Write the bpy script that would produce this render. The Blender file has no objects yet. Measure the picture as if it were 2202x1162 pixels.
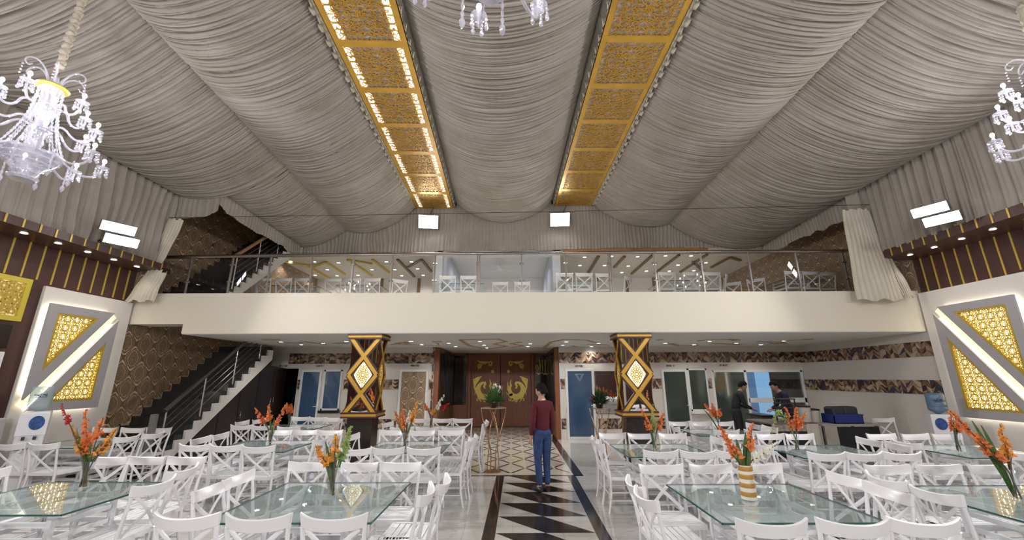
import bpy, math, random
import numpy as np
from mathutils import Vector, Matrix
C = bpy.context.scene.collection
PI = math.pi
sc = bpy.context.scene
# ---------------------------------------------------------------- camera, world, exposure
PITCH = math.radians(14.9); ROLL = math.radians(0.2); FPX = 871.0; EYE = 1.8
cam_d = bpy.data.cameras.new('camera'); cam = bpy.data.objects.new('camera', cam_d); C.objects.link(cam)
cam_d.sensor_width = 36.0; cam_d.lens = FPX / 2202 * 36.0; cam_d.clip_start = 0.05; cam_d.clip_end = 200
cam.matrix_world = Matrix.Translation((0, 0, EYE)) @ Matrix.Rotation(PI / 2 + PITCH, 4, 'X') @ Matrix.Rotation(-ROLL, 4, 'Z')
sc.camera = cam
sc.view_settings.view_transform = 'Standard'; sc.view_settings.look = 'None'
sc.view_settings.exposure = 0.1; sc.view_settings.gamma = 1.0
world = bpy.data.worlds.new('world'); sc.world = world; world.use_nodes = True
world.node_tree.nodes['Background'].inputs[0].default_value = (0.75, 0.78, 0.85, 1)
world.node_tree.nodes['Background'].inputs[1].default_value = 0.25
sc.cycles.max_bounces = 8; sc.cycles.diffuse_bounces = 4; sc.cycles.glossy_bounces = 4
sc.cycles.transparent_max_bounces = 24; sc.cycles.transmission_bounces = 6
sc.cycles.caustics_reflective = False; sc.cycles.caustics_refractive = False
sc.cycles.sample_clamp_indirect = 4.0
FLOOD = 190; FLOOD_REAR = 95; DOWN = 24; DOWN_UP = 15; SOFFIT = 6   # watts of the lamps

def ray(x, y):                          # direction of the camera ray through a pixel of the 2202x1162 frame
    u = (x - 1101) / FPX; v = (581 - y) / FPX
    c, s = math.cos(ROLL), math.sin(ROLL); u, v = u * c + v * s, -u * s + v * c
    return u, math.cos(PITCH) - v * math.sin(PITCH), math.sin(PITCH) + v * math.cos(PITCH)
def at_z(x, y, z):
    a, b, c = ray(x, y); t = (z - EYE) / c; return Vector((a * t, b * t, z))
def at_y(x, y, D):
    a, b, c = ray(x, y); t = D / b; return Vector((a * t, D, EYE + c * t))
# ---------------------------------------------------------------- materials
def nodes(name):
    m = bpy.data.materials.new(name); m.use_nodes = True; n = m.node_tree.nodes; l = m.node_tree.links
    return m, n, l, n['Principled BSDF']
def mat(name, col, rough=0.5, metal=0.0, spec=0.5, bump=0, bscale=60, vary=0, vscale=4, coat=0):
    m, n, l, p = nodes(name)
    p.inputs['Base Color'].default_value = (*col, 1); p.inputs['Roughness'].default_value = rough
    p.inputs['Metallic'].default_value = metal; p.inputs['Specular IOR Level'].default_value = spec
    p.inputs['Coat Weight'].default_value = coat
    if bump or vary:
        tc = n.new('ShaderNodeTexCoord')
    if vary:
        nz = n.new('ShaderNodeTexNoise'); nz.inputs['Scale'].default_value = vscale; nz.inputs['Detail'].default_value = 5
        l.new(tc.outputs['Object'], nz.inputs['Vector'])
        r = n.new('ShaderNodeValToRGB'); l.new(nz.outputs['Fac'], r.inputs['Fac'])
        r.color_ramp.elements[0].position = 0.3; r.color_ramp.elements[1].position = 0.7
        r.color_ramp.elements[0].color = (*[c * (1 - vary) for c in col], 1)
        r.color_ramp.elements[1].color = (*[min(1, c * (1 + vary)) for c in col], 1)
        l.new(r.outputs[0], p.inputs['Base Color'])
    if bump:
        nb = n.new('ShaderNodeTexNoise'); nb.inputs['Scale'].default_value = bscale
        l.new(tc.outputs['Object'], nb.inputs['Vector'])
        b = n.new('ShaderNodeBump'); b.inputs['Strength'].default_value = bump; b.inputs['Distance'].default_value = 0.01
        l.new(nb.outputs['Fac'], b.inputs['Height']); l.new(b.outputs[0], p.inputs['Normal'])
    return m
def emit(name, col, s):
    m, n, l, p = nodes(name); p.inputs['Base Color'].default_value = (*col, 1)
    p.inputs['Emission Color'].default_value = (*col, 1); p.inputs['Emission Strength'].default_value = s
    return m
def clear(name, tint, refl=0.08, rough=0.02, body=None, bodyw=0.0):
    m, n, l, p = nodes(name); out = n['Material Output']
    t = n.new('ShaderNodeBsdfTransparent'); t.inputs[0].default_value = (*tint, 1)
    g = n.new('ShaderNodeBsdfGlossy'); g.inputs['Roughness'].default_value = rough; g.inputs['Color'].default_value = (1, 1, 1, 1)
    fr = n.new('ShaderNodeFresnel'); fr.inputs['IOR'].default_value = 1.5
    ad = n.new('ShaderNodeMath'); ad.operation = 'ADD'; ad.inputs[1].default_value = refl; ad.use_clamp = True; l.new(fr.outputs[0], ad.inputs[0])
    geo = n.new('ShaderNodeNewGeometry'); inv = n.new('ShaderNodeMath'); inv.operation = 'SUBTRACT'; inv.inputs[0].default_value = 1; l.new(geo.outputs['Backfacing'], inv.inputs[1])
    mu = n.new('ShaderNodeMath'); mu.operation = 'MULTIPLY'; l.new(ad.outputs[0], mu.inputs[0]); l.new(inv.outputs[0], mu.inputs[1]); ad = mu
    mx = n.new('ShaderNodeMixShader'); l.new(ad.outputs[0], mx.inputs[0]); l.new(t.outputs[0], mx.inputs[1]); l.new(g.outputs[0], mx.inputs[2])
    last = mx
    if body:
        d = n.new('ShaderNodeBsdfDiffuse'); d.inputs[0].default_value = (*body, 1)
        m2 = n.new('ShaderNodeMixShader'); m2.inputs[0].default_value = bodyw
        l.new(mx.outputs[0], m2.inputs[1]); l.new(d.outputs[0], m2.inputs[2]); last = m2
    n.remove(p); l.new(last.outputs[0], out.inputs[0]); return m
def math_node(n, l, op, a, b=None, clamp=False):
    q = n.new('ShaderNodeMath'); q.operation = op; q.use_clamp = clamp
    for i, v in enumerate((a, b)):
        if v is None: continue
        if isinstance(v, (int, float)): q.inputs[i].default_value = v
        else: l.new(v, q.inputs[i])
    return q.outputs[0]
def mixc(n, l, f, a, b):
    q = n.new('ShaderNodeMix'); q.data_type = 'RGBA'
    if isinstance(f, (int, float)): q.inputs[0].default_value = f
    else: l.new(f, q.inputs[0])
    for i, v in ((6, a), (7, b)):
        if isinstance(v, tuple): q.inputs[i].default_value = (*v, 1)
        else: l.new(v, q.inputs[i])
    return q.outputs[2]
def wallpaper(name, dark=(0.175, 0.107, 0.062), light=(0.62, 0.47, 0.29), axis=1):
    m, n, l, p = nodes(name); M = lambda *a, **k: math_node(n, l, *a, **k)
    tc = n.new('ShaderNodeTexCoord'); s = n.new('ShaderNodeSeparateXYZ'); l.new(tc.outputs['Object'], s.inputs[0])
    u = M('MULTIPLY', s.outputs[axis], 2 * PI / 0.47); v = M('MULTIPLY', s.outputs[2], 2 * PI / 0.64)
    cu = M('COSINE', u); cv = M('COSINE', v); g = M('ADD', cu, cv)
    nz = n.new('ShaderNodeTexNoise'); nz.inputs['Scale'].default_value = 26; nz.inputs['Detail'].default_value = 3; l.new(tc.outputs['Object'], nz.inputs['Vector'])
    g2 = M('ADD', g, M('MULTIPLY', M('SUBTRACT', nz.outputs['Fac'], 0.5), 0.5))
    band_ = M('LESS_THAN', M('ABSOLUTE', M('SUBTRACT', M('ABSOLUTE', g2), 0.27)), 0.13)
    pos = M('GREATER_THAN', g2, 0.0); neg = M('SUBTRACT', 1.0, pos)
    sv = M('ABSOLUTE', M('SINE', M('MULTIPLY', v, 0.5))); cvh = M('ABSOLUTE', M('COSINE', M('MULTIPLY', v, 0.5)))
    near_tip = M('ADD', M('MULTIPLY', pos, M('GREATER_THAN', sv, 0.72)), M('MULTIPLY', neg, M('GREATER_THAN', cvh, 0.72)))
    line = M('MULTIPLY', band_, M('ADD', M('MULTIPLY', near_tip, 0.65), 0.33))
    ring = M('MULTIPLY', M('LESS_THAN', M('ABSOLUTE', M('SUBTRACT', M('ABSOLUTE', g2), 0.95)), 0.10), 0.55)
    vo = n.new('ShaderNodeTexVoronoi'); vo.inputs['Scale'].default_value = 34; vo.feature = 'DISTANCE_TO_EDGE'; l.new(tc.outputs['Object'], vo.inputs['Vector'])
    fine = M('MULTIPLY', M('MULTIPLY', M('LESS_THAN', vo.outputs[0], 0.1), 0.3), M('GREATER_THAN', M('ABSOLUTE', g2), 0.5))
    f = M('MAXIMUM', M('MAXIMUM', line, ring), fine)
    l.new(mixc(n, l, f, dark, light), p.inputs['Base Color']); p.inputs['Roughness'].default_value = 0.42
    return m
def marble(name, base, vein, rough, tile=0.6, grout=True, scale=1.2, vein_w=0.03, spec=.6):
    m, n, l, p = nodes(name); M = lambda *a, **k: math_node(n, l, *a, **k)
    tc = n.new('ShaderNodeTexCoord')
    mp = n.new('ShaderNodeMapping'); mp.inputs['Scale'].default_value = (0.45, 1.6, 1); l.new(tc.outputs['Object'], mp.inputs[0])
    nz = n.new('ShaderNodeTexNoise'); nz.inputs['Scale'].default_value = scale * 2.2; nz.inputs['Detail'].default_value = 9; nz.inputs['Distortion'].default_value = 1.3
    l.new(mp.outputs[0], nz.inputs['Vector'])
    v = M('ABSOLUTE', M('SUBTRACT', nz.outputs['Fac'], 0.5)); v = M('SUBTRACT', 1.0, M('DIVIDE', v, vein_w), clamp=True)
    n2 = n.new('ShaderNodeTexNoise'); n2.inputs['Scale'].default_value = 3; n2.inputs['Detail'].default_value = 4; l.new(mp.outputs[0], n2.inputs['Vector'])
    c1 = mixc(n, l, M('MULTIPLY', n2.outputs['Fac'], 0.5), base, vein)
    c2 = mixc(n, l, M('MULTIPLY', v, 0.55), c1, vein)
    if grout:
        s = n.new('ShaderNodeSeparateXYZ'); l.new(tc.outputs['Object'], s.inputs[0])
        e = None
        for k in (0, 1):
            fr = M('ABSOLUTE', M('SUBTRACT', M('FRACT', M('DIVIDE', M('ADD', s.outputs[k], 60.0), tile)), 0.5))
            q = M('GREATER_THAN', fr, 0.5 - 0.003 / tile); e = q if e is None else M('MAXIMUM', e, q)
        c2 = mixc(n, l, M('MULTIPLY', e, 0.5), c2, (0.3, 0.28, 0.25))
    l.new(c2, p.inputs['Base Color']); p.inputs['Roughness'].default_value = rough; p.inputs['Specular IOR Level'].default_value = spec
    return m
def mosaic(name):
    m, n, l, p = nodes(name); M = lambda *a, **k: math_node(n, l, *a, **k)
    tc = n.new('ShaderNodeTexCoord'); q = n.new('ShaderNodeSeparateXYZ'); l.new(tc.outputs['Object'], q.inputs[0])
    h = M('ADD', q.outputs[0], q.outputs[1]); wv = M('MULTIPLY', M('SINE', M('MULTIPLY', h, 9.0)), .35)
    a = M('ADD', M('DIVIDE', h, .135), wv); b = M('ADD', M('DIVIDE', q.outputs[2], .105), M('MULTIPLY', M('SINE', M('MULTIPLY', h, 23.0)), .3))
    par = M('LESS_THAN', M('ABSOLUTE', M('SUBTRACT', M('FRACT', M('MULTIPLY', M('FLOOR', a), .5)), .5)), .25)
    fa = M('FRACT', a); fb = M('FRACT', b); d1 = M('GREATER_THAN', M('ADD', fa, fb), 1.0); d2 = M('GREATER_THAN', fa, fb)
    d = M('ADD', M('MULTIPLY', par, d1), M('MULTIPLY', M('SUBTRACT', 1.0, par), d2))
    cb = n.new('ShaderNodeCombineXYZ'); l.new(M('FLOOR', a), cb.inputs[0]); l.new(M('FLOOR', b), cb.inputs[1]); l.new(M('MULTIPLY', d, 3.7), cb.inputs[2])
    vo = n.new('ShaderNodeTexWhiteNoise'); l.new(cb.outputs[0], vo.inputs['Vector'])
    s = n.new('ShaderNodeSeparateXYZ'); l.new(vo.outputs['Color'], s.inputs[0])
    r = n.new('ShaderNodeValToRGB'); r.color_ramp.interpolation = 'CONSTANT'; l.new(s.outputs[0], r.inputs['Fac'])
    cs = [(0, (.05, .025, .02)), (.16, (.32, .22, .14)), (.3, (.16, .075, .05)), (.42, (.5, .4, .28)), (.55, (.06, .05, .08)), (.68, (.27, .2, .15)), (.8, (.22, .11, .06)), (.9, (.42, .33, .24))]
    e = r.color_ramp.elements
    while len(e) < len(cs): e.new(0.5)
    for k, (pos, c) in enumerate(cs): e[k].position = pos; e[k].color = (*c, 1)
    l.new(r.outputs[0], p.inputs['Base Color']); p.inputs['Roughness'].default_value = 0.25
    return m
def cloth(name, col, rough=0.75):
    m, n, l, p = nodes(name)
    tc = n.new('ShaderNodeTexCoord')
    nz = n.new('ShaderNodeTexNoise'); nz.inputs['Scale'].default_value = 1.3; nz.inputs['Detail'].default_value = 6; l.new(tc.outputs['Object'], nz.inputs['Vector'])
    r = n.new('ShaderNodeValToRGB'); l.new(nz.outputs['Fac'], r.inputs['Fac'])
    r.color_ramp.elements[0].position = .3; r.color_ramp.elements[1].position = .68
    r.color_ramp.elements[0].color = (col[0] * .80, col[1] * .78, col[2] * .73, 1); r.color_ramp.elements[1].color = (*col, 1)
    l.new(r.outputs[0], p.inputs['Base Color']); p.inputs['Roughness'].default_value = rough
    p.inputs['Sheen Weight'].default_value = 0.15; p.inputs['Specular IOR Level'].default_value = 0.25
    w = n.new('ShaderNodeTexNoise'); w.inputs['Scale'].default_value = 220; l.new(tc.outputs['Object'], w.inputs['Vector'])
    b = n.new('ShaderNodeBump'); b.inputs['Strength'].default_value = .12; b.inputs['Distance'].default_value = .004
    l.new(w.outputs['Fac'], b.inputs['Height']); l.new(b.outputs[0], p.inputs['Normal'])
    return m
def wood(name, col, rough=0.35, axis=2, scale=18):
    m, n, l, p = nodes(name); tc = n.new('ShaderNodeTexCoord'); mp = n.new('ShaderNodeMapping')
    sc3 = [1, 1, 1]; sc3[axis] = 0.12; mp.inputs['Scale'].default_value = sc3; l.new(tc.outputs['Object'], mp.inputs[0])
    nz = n.new('ShaderNodeTexNoise'); nz.inputs['Scale'].default_value = scale; nz.inputs['Detail'].default_value = 6; l.new(mp.outputs[0], nz.inputs['Vector'])
    l.new(mixc(n, l, nz.outputs['Fac'], tuple(c * .6 for c in col), tuple(min(1, c * 1.35) for c in col)), p.inputs['Base Color'])
    p.inputs['Roughness'].default_value = rough; return m

FAB = cloth('grey_beige_drape_cloth', (0.385, 0.352, 0.318))
FABL = cloth('pale_curtain_cloth', (0.66, 0.62, 0.53))
LACE = cloth('cream_ruffle_cloth', (0.56, 0.51, 0.42))
GOLD = mat('gold_painted_metal', (0.60, 0.34, 0.045), 0.35, 0.35, vary=.12, vscale=3)
GOLDY = mat('yellow_gold_paint', (0.62, 0.44, 0.07), 0.35, 0.25)
BROWNEDGE = mat('dark_brown_edging', (0.07, 0.02, 0.012), 0.35)
BROWN = wood('maroon_brown_laminate', (0.075, 0.030, 0.026), 0.38)
DOORW = wood('reddish_door_wood', (0.24, 0.075, 0.026), 0.45)
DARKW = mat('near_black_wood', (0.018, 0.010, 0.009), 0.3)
CREAM = mat('cream_painted_plaster', (0.74, 0.69, 0.58), 0.6, bump=.05, bscale=8)
WHITEP = mat('white_painted_plaster', (0.74, 0.71, 0.68), 0.6)
WALLT = mat('pale_grey_wall_tile', (0.64, 0.60, 0.565), 0.28)
CEILP = mat('grey_white_ceiling_paint', (0.76, 0.745, 0.73), 0.5)
GREYFR = mat('lavender_grey_frame_paint', (0.45, 0.43, 0.46), 0.45)
PLAST = mat('white_chair_plastic', (0.76, 0.745, 0.77), 0.32, spec=.5)
WHITEM = mat('white_enamel', (0.78, 0.78, 0.8), 0.3)
PVC = mat('white_pvc_frame', (0.68, 0.69, 0.70), 0.3)
BLUEG = mat('blue_frosted_door_glass', (0.04, 0.085, 0.17), 0.12, spec=.8, coat=.5)
GREENG = mat('dark_green_grey_door_glass', (0.05, 0.065, 0.055), 0.08, spec=.9, coat=.6)
MIRROR = mat('mirror_glass', (0.82, 0.8, 0.78), 0.02, 1.0)
STEEL = mat('brushed_stainless_steel', (0.62, 0.60, 0.58), 0.22, 1.0)
STEELR = mat('brown_grey_rail_steel', (0.30, 0.27, 0.25), 0.28, 1.0)
STEELD = mat('dark_brushed_steel', (0.2, 0.19, 0.2), 0.3, 1.0)
BLACKM = marble('black_marble', (0.010, 0.008, 0.009), (0.10, 0.08, 0.07), 0.10, grout=False, scale=2.5, vein_w=.010, spec=.3)
FLOORM = marble('white_grey_marble_tile', (0.66, 0.645, 0.62), (0.42, 0.41, 0.40), 0.10)
STEPM = mat('black_granite_tread', (0.022, 0.021, 0.022), 0.18, vary=.4, vscale=60)
WPAP = wallpaper('brown_damask_wallpaper')
WPAPX = wallpaper('brown_damask_door_paper', axis=0)
MOSA = mosaic('brown_geometric_mosaic_tile')
TABLEG = clear('green_table_glass', (0.90, 0.945, 0.94), refl=.05, body=(.42, .50, .50), bodyw=.16)
EDGEG = mat('green_glass_edge', (0.02, 0.09, 0.075), 0.15)
CLEARG = clear('clear_glass', (0.95, 0.96, 0.97), refl=.05)
RAILG = clear('railing_glass', (0.96, 0.97, 0.97), refl=.015)
PANEG = clear('window_glass', (0.75, 0.8, 0.78), refl=.12)
CRYST = clear('crystal', (0.92, 0.92, 0.97), refl=.35, rough=.08, body=(.85, .85, .95), bodyw=.3)
BULB = emit('lit_bulb', (1.0, .96, 1.0), 140)
LED = emit('lit_flood_panel', (1.0, 1.0, 1.0), 22)
DOT = emit('lit_downlight', (1.0, .95, .85), 14)
GLOW = emit('warm_led_strip', (1.0, .88, .55), 7)
GLOWP = emit('warm_backlight', (1.0, .92, .66), 3.8)
COVE = emit('cool_halo_strip', (1.0, .93, .74), 4.8)
STEMB = mat('brown_green_stem', (0.10, 0.075, 0.035), 0.6)
LEAFG = mat('green_leaf', (0.06, 0.13, 0.03), 0.5, vary=.35, vscale=20)
ORANGE = mat('orange_petal', (0.74, 0.21, 0.06), 0.55, vary=.25, vscale=30)
ORYEL = mat('orange_yellow_petal', (0.78, 0.34, 0.06), 0.55, vary=.25, vscale=30)
REDP = mat('red_petal', (0.50, 0.02, 0.025), 0.55, vary=.3, vscale=30)
WHITEF = mat('white_petal', (0.80, 0.78, 0.70), 0.6)
GREENB = mat('pale_green_bud', (0.30, 0.38, 0.12), 0.55)
SKIN = mat('skin', (0.42, 0.24, 0.16), 0.5)
HAIR = mat('black_hair', (0.010, 0.008, 0.008), 0.8, spec=.15)
# ---------------------------------------------------------------- mesh builder
class MB:
    def __init__(s): s.v = []; s.f = []
    def add(s, vs, fs):
        b = len(s.v); s.v += [tuple(p) for p in vs]; s.f += [tuple(i + b for i in f) for f in fs]; return s
    def box(s, x0, x1, y0, y1, z0, z1, M=None):
        vs = [(x, y, z) for z in (z0, z1) for y in (y0, y1) for x in (x0, x1)]
        if M is not None: vs = [M @ Vector(p) for p in vs]
        return s.add(vs, [(0, 2, 3, 1), (4, 5, 7, 6), (0, 1, 5, 4), (2, 6, 7, 3), (0, 4, 6, 2), (1, 3, 7, 5)])
    def bar(s, p0, p1, w, h, up=(0, 0, 1)):
        p0 = Vector(p0); p1 = Vector(p1); d = p1 - p0; L = d.length
        if L < 1e-6: return s
        d.normalize(); up = Vector(up)
        if abs(d.dot(up)) > .98: up = Vector((1, 0, 0))
        x = d.cross(up).normalized(); z = x.cross(d).normalized()
        vs = [p + x * (a * w / 2) + z * (b * h / 2) for p in (p0, p1) for a, b in ((-1, -1), (1, -1), (1, 1), (-1, 1))]
        return s.add(vs, [(0, 1, 2, 3), (7, 6, 5, 4), (0, 4, 5, 1), (1, 5, 6, 2), (2, 6, 7, 3), (3, 7, 4, 0)])
    def tube(s, pts, r, seg=8, cap=True, flat=1.0, up=(0, 0, 1)):
        pts = [Vector(p) for p in pts]; n = len(pts); R = r if isinstance(r, (list, tuple)) else [r] * n
        vs = []; prev = None
        for i, p in enumerate(pts):
            d = (pts[min(i + 1, n - 1)] - pts[max(i - 1, 0)])
            d = d.normalized() if d.length > 1e-9 else Vector((0, 0, 1))
            if prev is None:
                u = Vector(up)
                if abs(d.dot(u)) > .95: u = Vector((1, 0, 0))
                x = d.cross(u).normalized()
            else:
                x = (prev - d * prev.dot(d)); x = x.normalized() if x.length > 1e-6 else d.orthogonal().normalized()
            prev = x; y = d.cross(x)
            for k in range(seg):
                a = 2 * PI * k / seg; vs.append(p + x * (math.cos(a) * R[i]) + y * (math.sin(a) * R[i] * flat))
        fs = [(i * seg + k, i * seg + (k + 1) % seg, (i + 1) * seg + (k + 1) % seg, (i + 1) * seg + k) for i in range(n - 1) for k in range(seg)]
        if cap: fs += [tuple(range(seg))[::-1], tuple((n - 1) * seg + k for k in range(seg))]
        return s.add(vs, fs)
    def cyl(s, p0, p1, r, seg=12, r2=None): return s.tube([p0, p1], [r, r if r2 is None else r2], seg)
    def lathe(s, prof, c=(0, 0, 0), seg=20, sx=1, sy=1):
        n = len(prof); vs = [(c[0] + r * sx * math.cos(2 * PI * k / seg), c[1] + r * sy * math.sin(2 * PI * k / seg), c[2] + z) for r, z in prof for k in range(seg)]
        fs = [(i * seg + k, i * seg + (k + 1) % seg, (i + 1) * seg + (k + 1) % seg, (i + 1) * seg + k) for i in range(n - 1) for k in range(seg)]
        if prof[0][0] > 1e-5: fs.append(tuple(range(seg))[::-1])
        if prof[-1][0] > 1e-5: fs.append(tuple((n - 1) * seg + k for k in range(seg)))
        return s.add(vs, fs)
    def ball(s, c, r, seg=10, rings=6, sz=1.0, sx=1.0, sy=1.0):
        prof = [(max(1e-6, r * math.sin(PI * i / rings)), -r * math.cos(PI * i / rings) * sz) for i in range(rings + 1)]
        return s.lathe(prof, c, seg, sx, sy)
    def prism(s, poly, f0, f1):           # poly of 2D points, f0/f1 map a 2D point to 3D for the two faces
        n = len(poly); vs = [f0(*p) for p in poly] + [f1(*p) for p in poly]
        fs = [tuple(range(n))[::-1], tuple(range(n, 2 * n))] + [(i, (i + 1) % n, n + (i + 1) % n, n + i) for i in range(n)]
        return s.add(vs, fs)
    def stroke(s, pts, w, f0, f1):        # flat ribbon of varying width following 2D points, given thickness by f0/f1
        n = len(pts); W = w if isinstance(w, (list, tuple)) else [w] * n; L = []; Rr = []
        for i, (x, y) in enumerate(pts):
            x0, y0 = pts[max(i - 1, 0)]; x1, y1 = pts[min(i + 1, n - 1)]; dx, dy = x1 - x0, y1 - y0; q = math.hypot(dx, dy) or 1
            L.append((x - dy / q * W[i] / 2, y + dx / q * W[i] / 2)); Rr.append((x + dy / q * W[i] / 2, y - dx / q * W[i] / 2))
        a0 = Vector(f0(*pts[0])); a1 = Vector(f1(*pts[0])); s.k = (getattr(s, 'k', 0) + 1) % 9      # crossing ribbons sit at slightly different heights
        e_ = (a1 - a0).normalized() * (.0005 * s.k)
        vs = [f0(*p) for p in L] + [f0(*p) for p in Rr] + [tuple(Vector(f1(*p)) + e_) for p in L] + [tuple(Vector(f1(*p)) + e_) for p in Rr]
        fs = []
        for i in range(n - 1):
            fs += [(i, i + 1, n + i + 1, n + i), (2 * n + i, 3 * n + i, 3 * n + i + 1, 2 * n + i + 1), (i, 2 * n + i, 2 * n + i + 1, i + 1), (n + i, n + i + 1, 3 * n + i + 1, 3 * n + i)]
        return s.add(vs, fs)
    def build(s, name, m, parent=None, smooth=False, bevel=0, loc=None):
        me = bpy.data.meshes.new(name); me.from_pydata(s.v, [], s.f); me.materials.append(m); me.update()
        if smooth:
            me.polygons.foreach_set('use_smooth', [True] * len(me.polygons))
            try: me.set_sharp_from_angle(angle=math.radians(50))
            except Exception: pass
        o = bpy.data.objects.new(name, me); C.objects.link(o)
        if parent is not None: o.parent = parent
        if bevel:
            b = o.modifiers.new('bevel', 'BEVEL'); b.width = bevel; b.segments = 2; b.limit_method = 'ANGLE'
        if loc: o.location = loc
        return o
def grid_mesh(name, P, m, parent=None, solid=0.0):     # P: numpy array (a, b, 3)
    a, b = P.shape[:2]; me = bpy.data.meshes.new(name)
    idx = np.arange(a * b).reshape(a, b); q = np.stack([idx[:-1, :-1], idx[1:, :-1], idx[1:, 1:], idx[:-1, 1:]], -1).reshape(-1, 4)
    me.from_pydata(P.reshape(-1, 3).tolist(), [], q.tolist()); me.materials.append(m)
    me.polygons.foreach_set('use_smooth', [True] * len(me.polygons)); me.update()
    o = bpy.data.objects.new(name, me); C.objects.link(o)
    if parent is not None: o.parent = parent
    if solid:
        s = o.modifiers.new('thick', 'SOLIDIFY'); s.thickness = solid
    return o
def thing(name, label, cat, loc=(0, 0, 0), rz=0, group=None):
    o = bpy.data.objects.new(name, None); C.objects.link(o); o.location = loc; o.rotation_euler = (0, 0, rz)
    o.empty_display_size = .1; o['label'] = label; o['category'] = cat
    if group: o['group'] = group
    return o
def tag(o, label, cat, group=None, kind=None):
    o['label'] = label; o['category'] = cat
    if group: o['group'] = group
    if kind: o['kind'] = kind
    return o
def struct(o): o['kind'] = 'structure'; return o
def copy_tree(o, label=None, loc=None, rz=None, group=None, parent=None):
    c = o.copy(); C.objects.link(c)
    if parent is not None: c.parent = parent
    if label: c['label'] = label
    if group: c['group'] = group
    if loc is not None: c.location = loc
    if rz is not None: c.rotation_euler = (0, 0, rz)
    for ch in o.children: copy_tree(ch, parent=c)
    return c
def lamp(kind, name, loc, power, col=(1, 1, 1), parent=None, size=.1, rot=None, spread=None, sizey=None):
    d = bpy.data.lights.new(name, kind); d.energy = power; d.color = col
    if kind == 'AREA':
        d.size = size
        if sizey: d.shape = 'RECTANGLE'; d.size_y = sizey
        else: d.shape = 'DISK'
        if spread: d.spread = spread
    elif kind == 'SPOT': d.spot_size = spread or 2.2; d.spot_blend = .8; d.shadow_soft_size = size
    else: d.shadow_soft_size = size
    o = bpy.data.objects.new(name, d); C.objects.link(o); o.location = loc
    if rot: o.rotation_euler = rot
    if parent is not None: o.parent = parent
    return o
# ================================================================ THE SHELL
XL, XR, YB, YF = -8.4, 9.03, -5.0, 13.0       # side walls, rear wall behind the camera, wall under the balcony
YS, ZU, ZS = 8.85, 2.75, 3.64                  # balcony front, its underside, its floor
def bx(name, m, *a, parent=None, bevel=0): return MB().box(*a).build(name, m, parent, bevel=bevel)
struct(bx('floor', FLOORM, XL, XR, YB, 16.6, -.1, 0))
# aisle inlay: two black borders and a row of black wedge shapes
def ax(x, y): return x + .30 + .0165 * y
m = MB()
for a, b in ((-.75, -.6), (.6, .75)):
    m.add([(ax(a, -4.9), -4.9, .001), (ax(b, -4.9), -4.9, .001), (ax(b, 8.42), 8.42, .001), (ax(a, 8.42), 8.42, .001), ], [(0, 1, 2, 3)])
y = 8.5 - .6 * 22
while y < 8.3:
    y2 = min(y + .6, 8.5)
    m.add([(ax(-.6, y2), y2, .001), (ax(0, y2), y2, .001), (ax(.6, y), y, .001), (ax(0, y), y, .001)], [(3, 2, 1, 0)])
    y += .6
struct(m.build('trim_1', BLACKM))
m = MB()
AX0 = -2.42
m.box(1.16, 1.34, 8.42, 16.35, 0, .0015); m.box(AX0, 1.34, 8.40, 8.47, 0, .0015)
struct(m.build('trim_2', BLACKM))
m = MB(); px, py, w = .295, .475, .050
def seg(x0, y0, x1, y1):
    k = .09; dx, dy = x1 - x0, y1 - y0
    a = (x0 + dx * k, y0 + dy * k); b = (x1 - dx * k, y1 - dy * k); q = math.hypot(dx, dy); nx, ny = -dy / q * w / 2, dx / q * w / 2
    m.add([(a[0] - nx, a[1] - ny, .0016), (b[0] - nx, b[1] - ny, .0016), (b[0] + nx, b[1] + ny, .0016), (a[0] + nx, a[1] + ny, .0016)], [(0, 1, 2, 3)])
i = 0; yy = 8.63
while yy < 16.2:
    xx = 1.12 - px * (8 if i % 2 == 0 else 7)
    for k in range(16):
        x0 = 1.14 - px * k
        if x0 - px < AX0: continue
        if (k + i) % 2 == 0: seg(x0, yy, x0 - px, yy + py)
        else: seg(x0 - px, yy, x0, yy + py)
    yy += py; i += 1
struct(m.build('trim_3', mat('dark_brown_inlay_line', (.03, .018, .012), .12)))
struct(MB().add([(AX0, 8.46, .0008), (1.16, 8.46, .0008), (1.16, 16.35, .0008), (AX0, 16.35, .0008)], [(0, 1, 2, 3)]).build('trim_4', marble('cream_marble', (.74, .71, .65), (.55, .52, .47), .1, tile=.9, scale=2)))
# side walls
m = MB(); m.box(XL - .15, XL, YB, 8.78, 0, 8.0); struct(m.build('wall_left', BROWN))
m = MB(); m.box(XR, XR + .15, YB, 8.78, 0, 8.0); struct(m.build('wall_right', BROWN))
m = MB(); m.box(XL - .15, XL, 8.78, 17, 0, 8.0); struct(m.build('wall_left_papered', WPAP))
m = MB(); m.box(XR, XR + .15, 8.78, 17, 0, ZU); struct(m.build('wall_right_tiled', WALLT))
m = MB(); m.box(XR, XR + .15, 8.78, 17, ZU, 8.0); struct(m.build('wall_right_papered', WPAP))
struct(bx('wall_rear', BROWN, XL, XR, YB - .15, YB, 0, 8.0))
struct(bx('ceiling', mat('dark_roof_void', (.10, .09, .08), .9), XL, XR, YB, 17, 8.0, 8.1))
# gold strips on the brown upper walls
for side, X, z0, z1 in (('left', XL, 3.5, 4.16), ('right', XR, 3.62, 4.34)):
    m = MB(); y = 8.60
    s = 1 if side == 'left' else -1
    while y > YB + .2:
        zz = z0 if y < 7.0 else z0 - .04
        m.box(*(sorted((X, X + s * .012))), y - .014, y + .014, zz, z1); y -= .237
    struct(m.build('trim_5' if s == 1 else 'trim_6', GOLDY))
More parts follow.
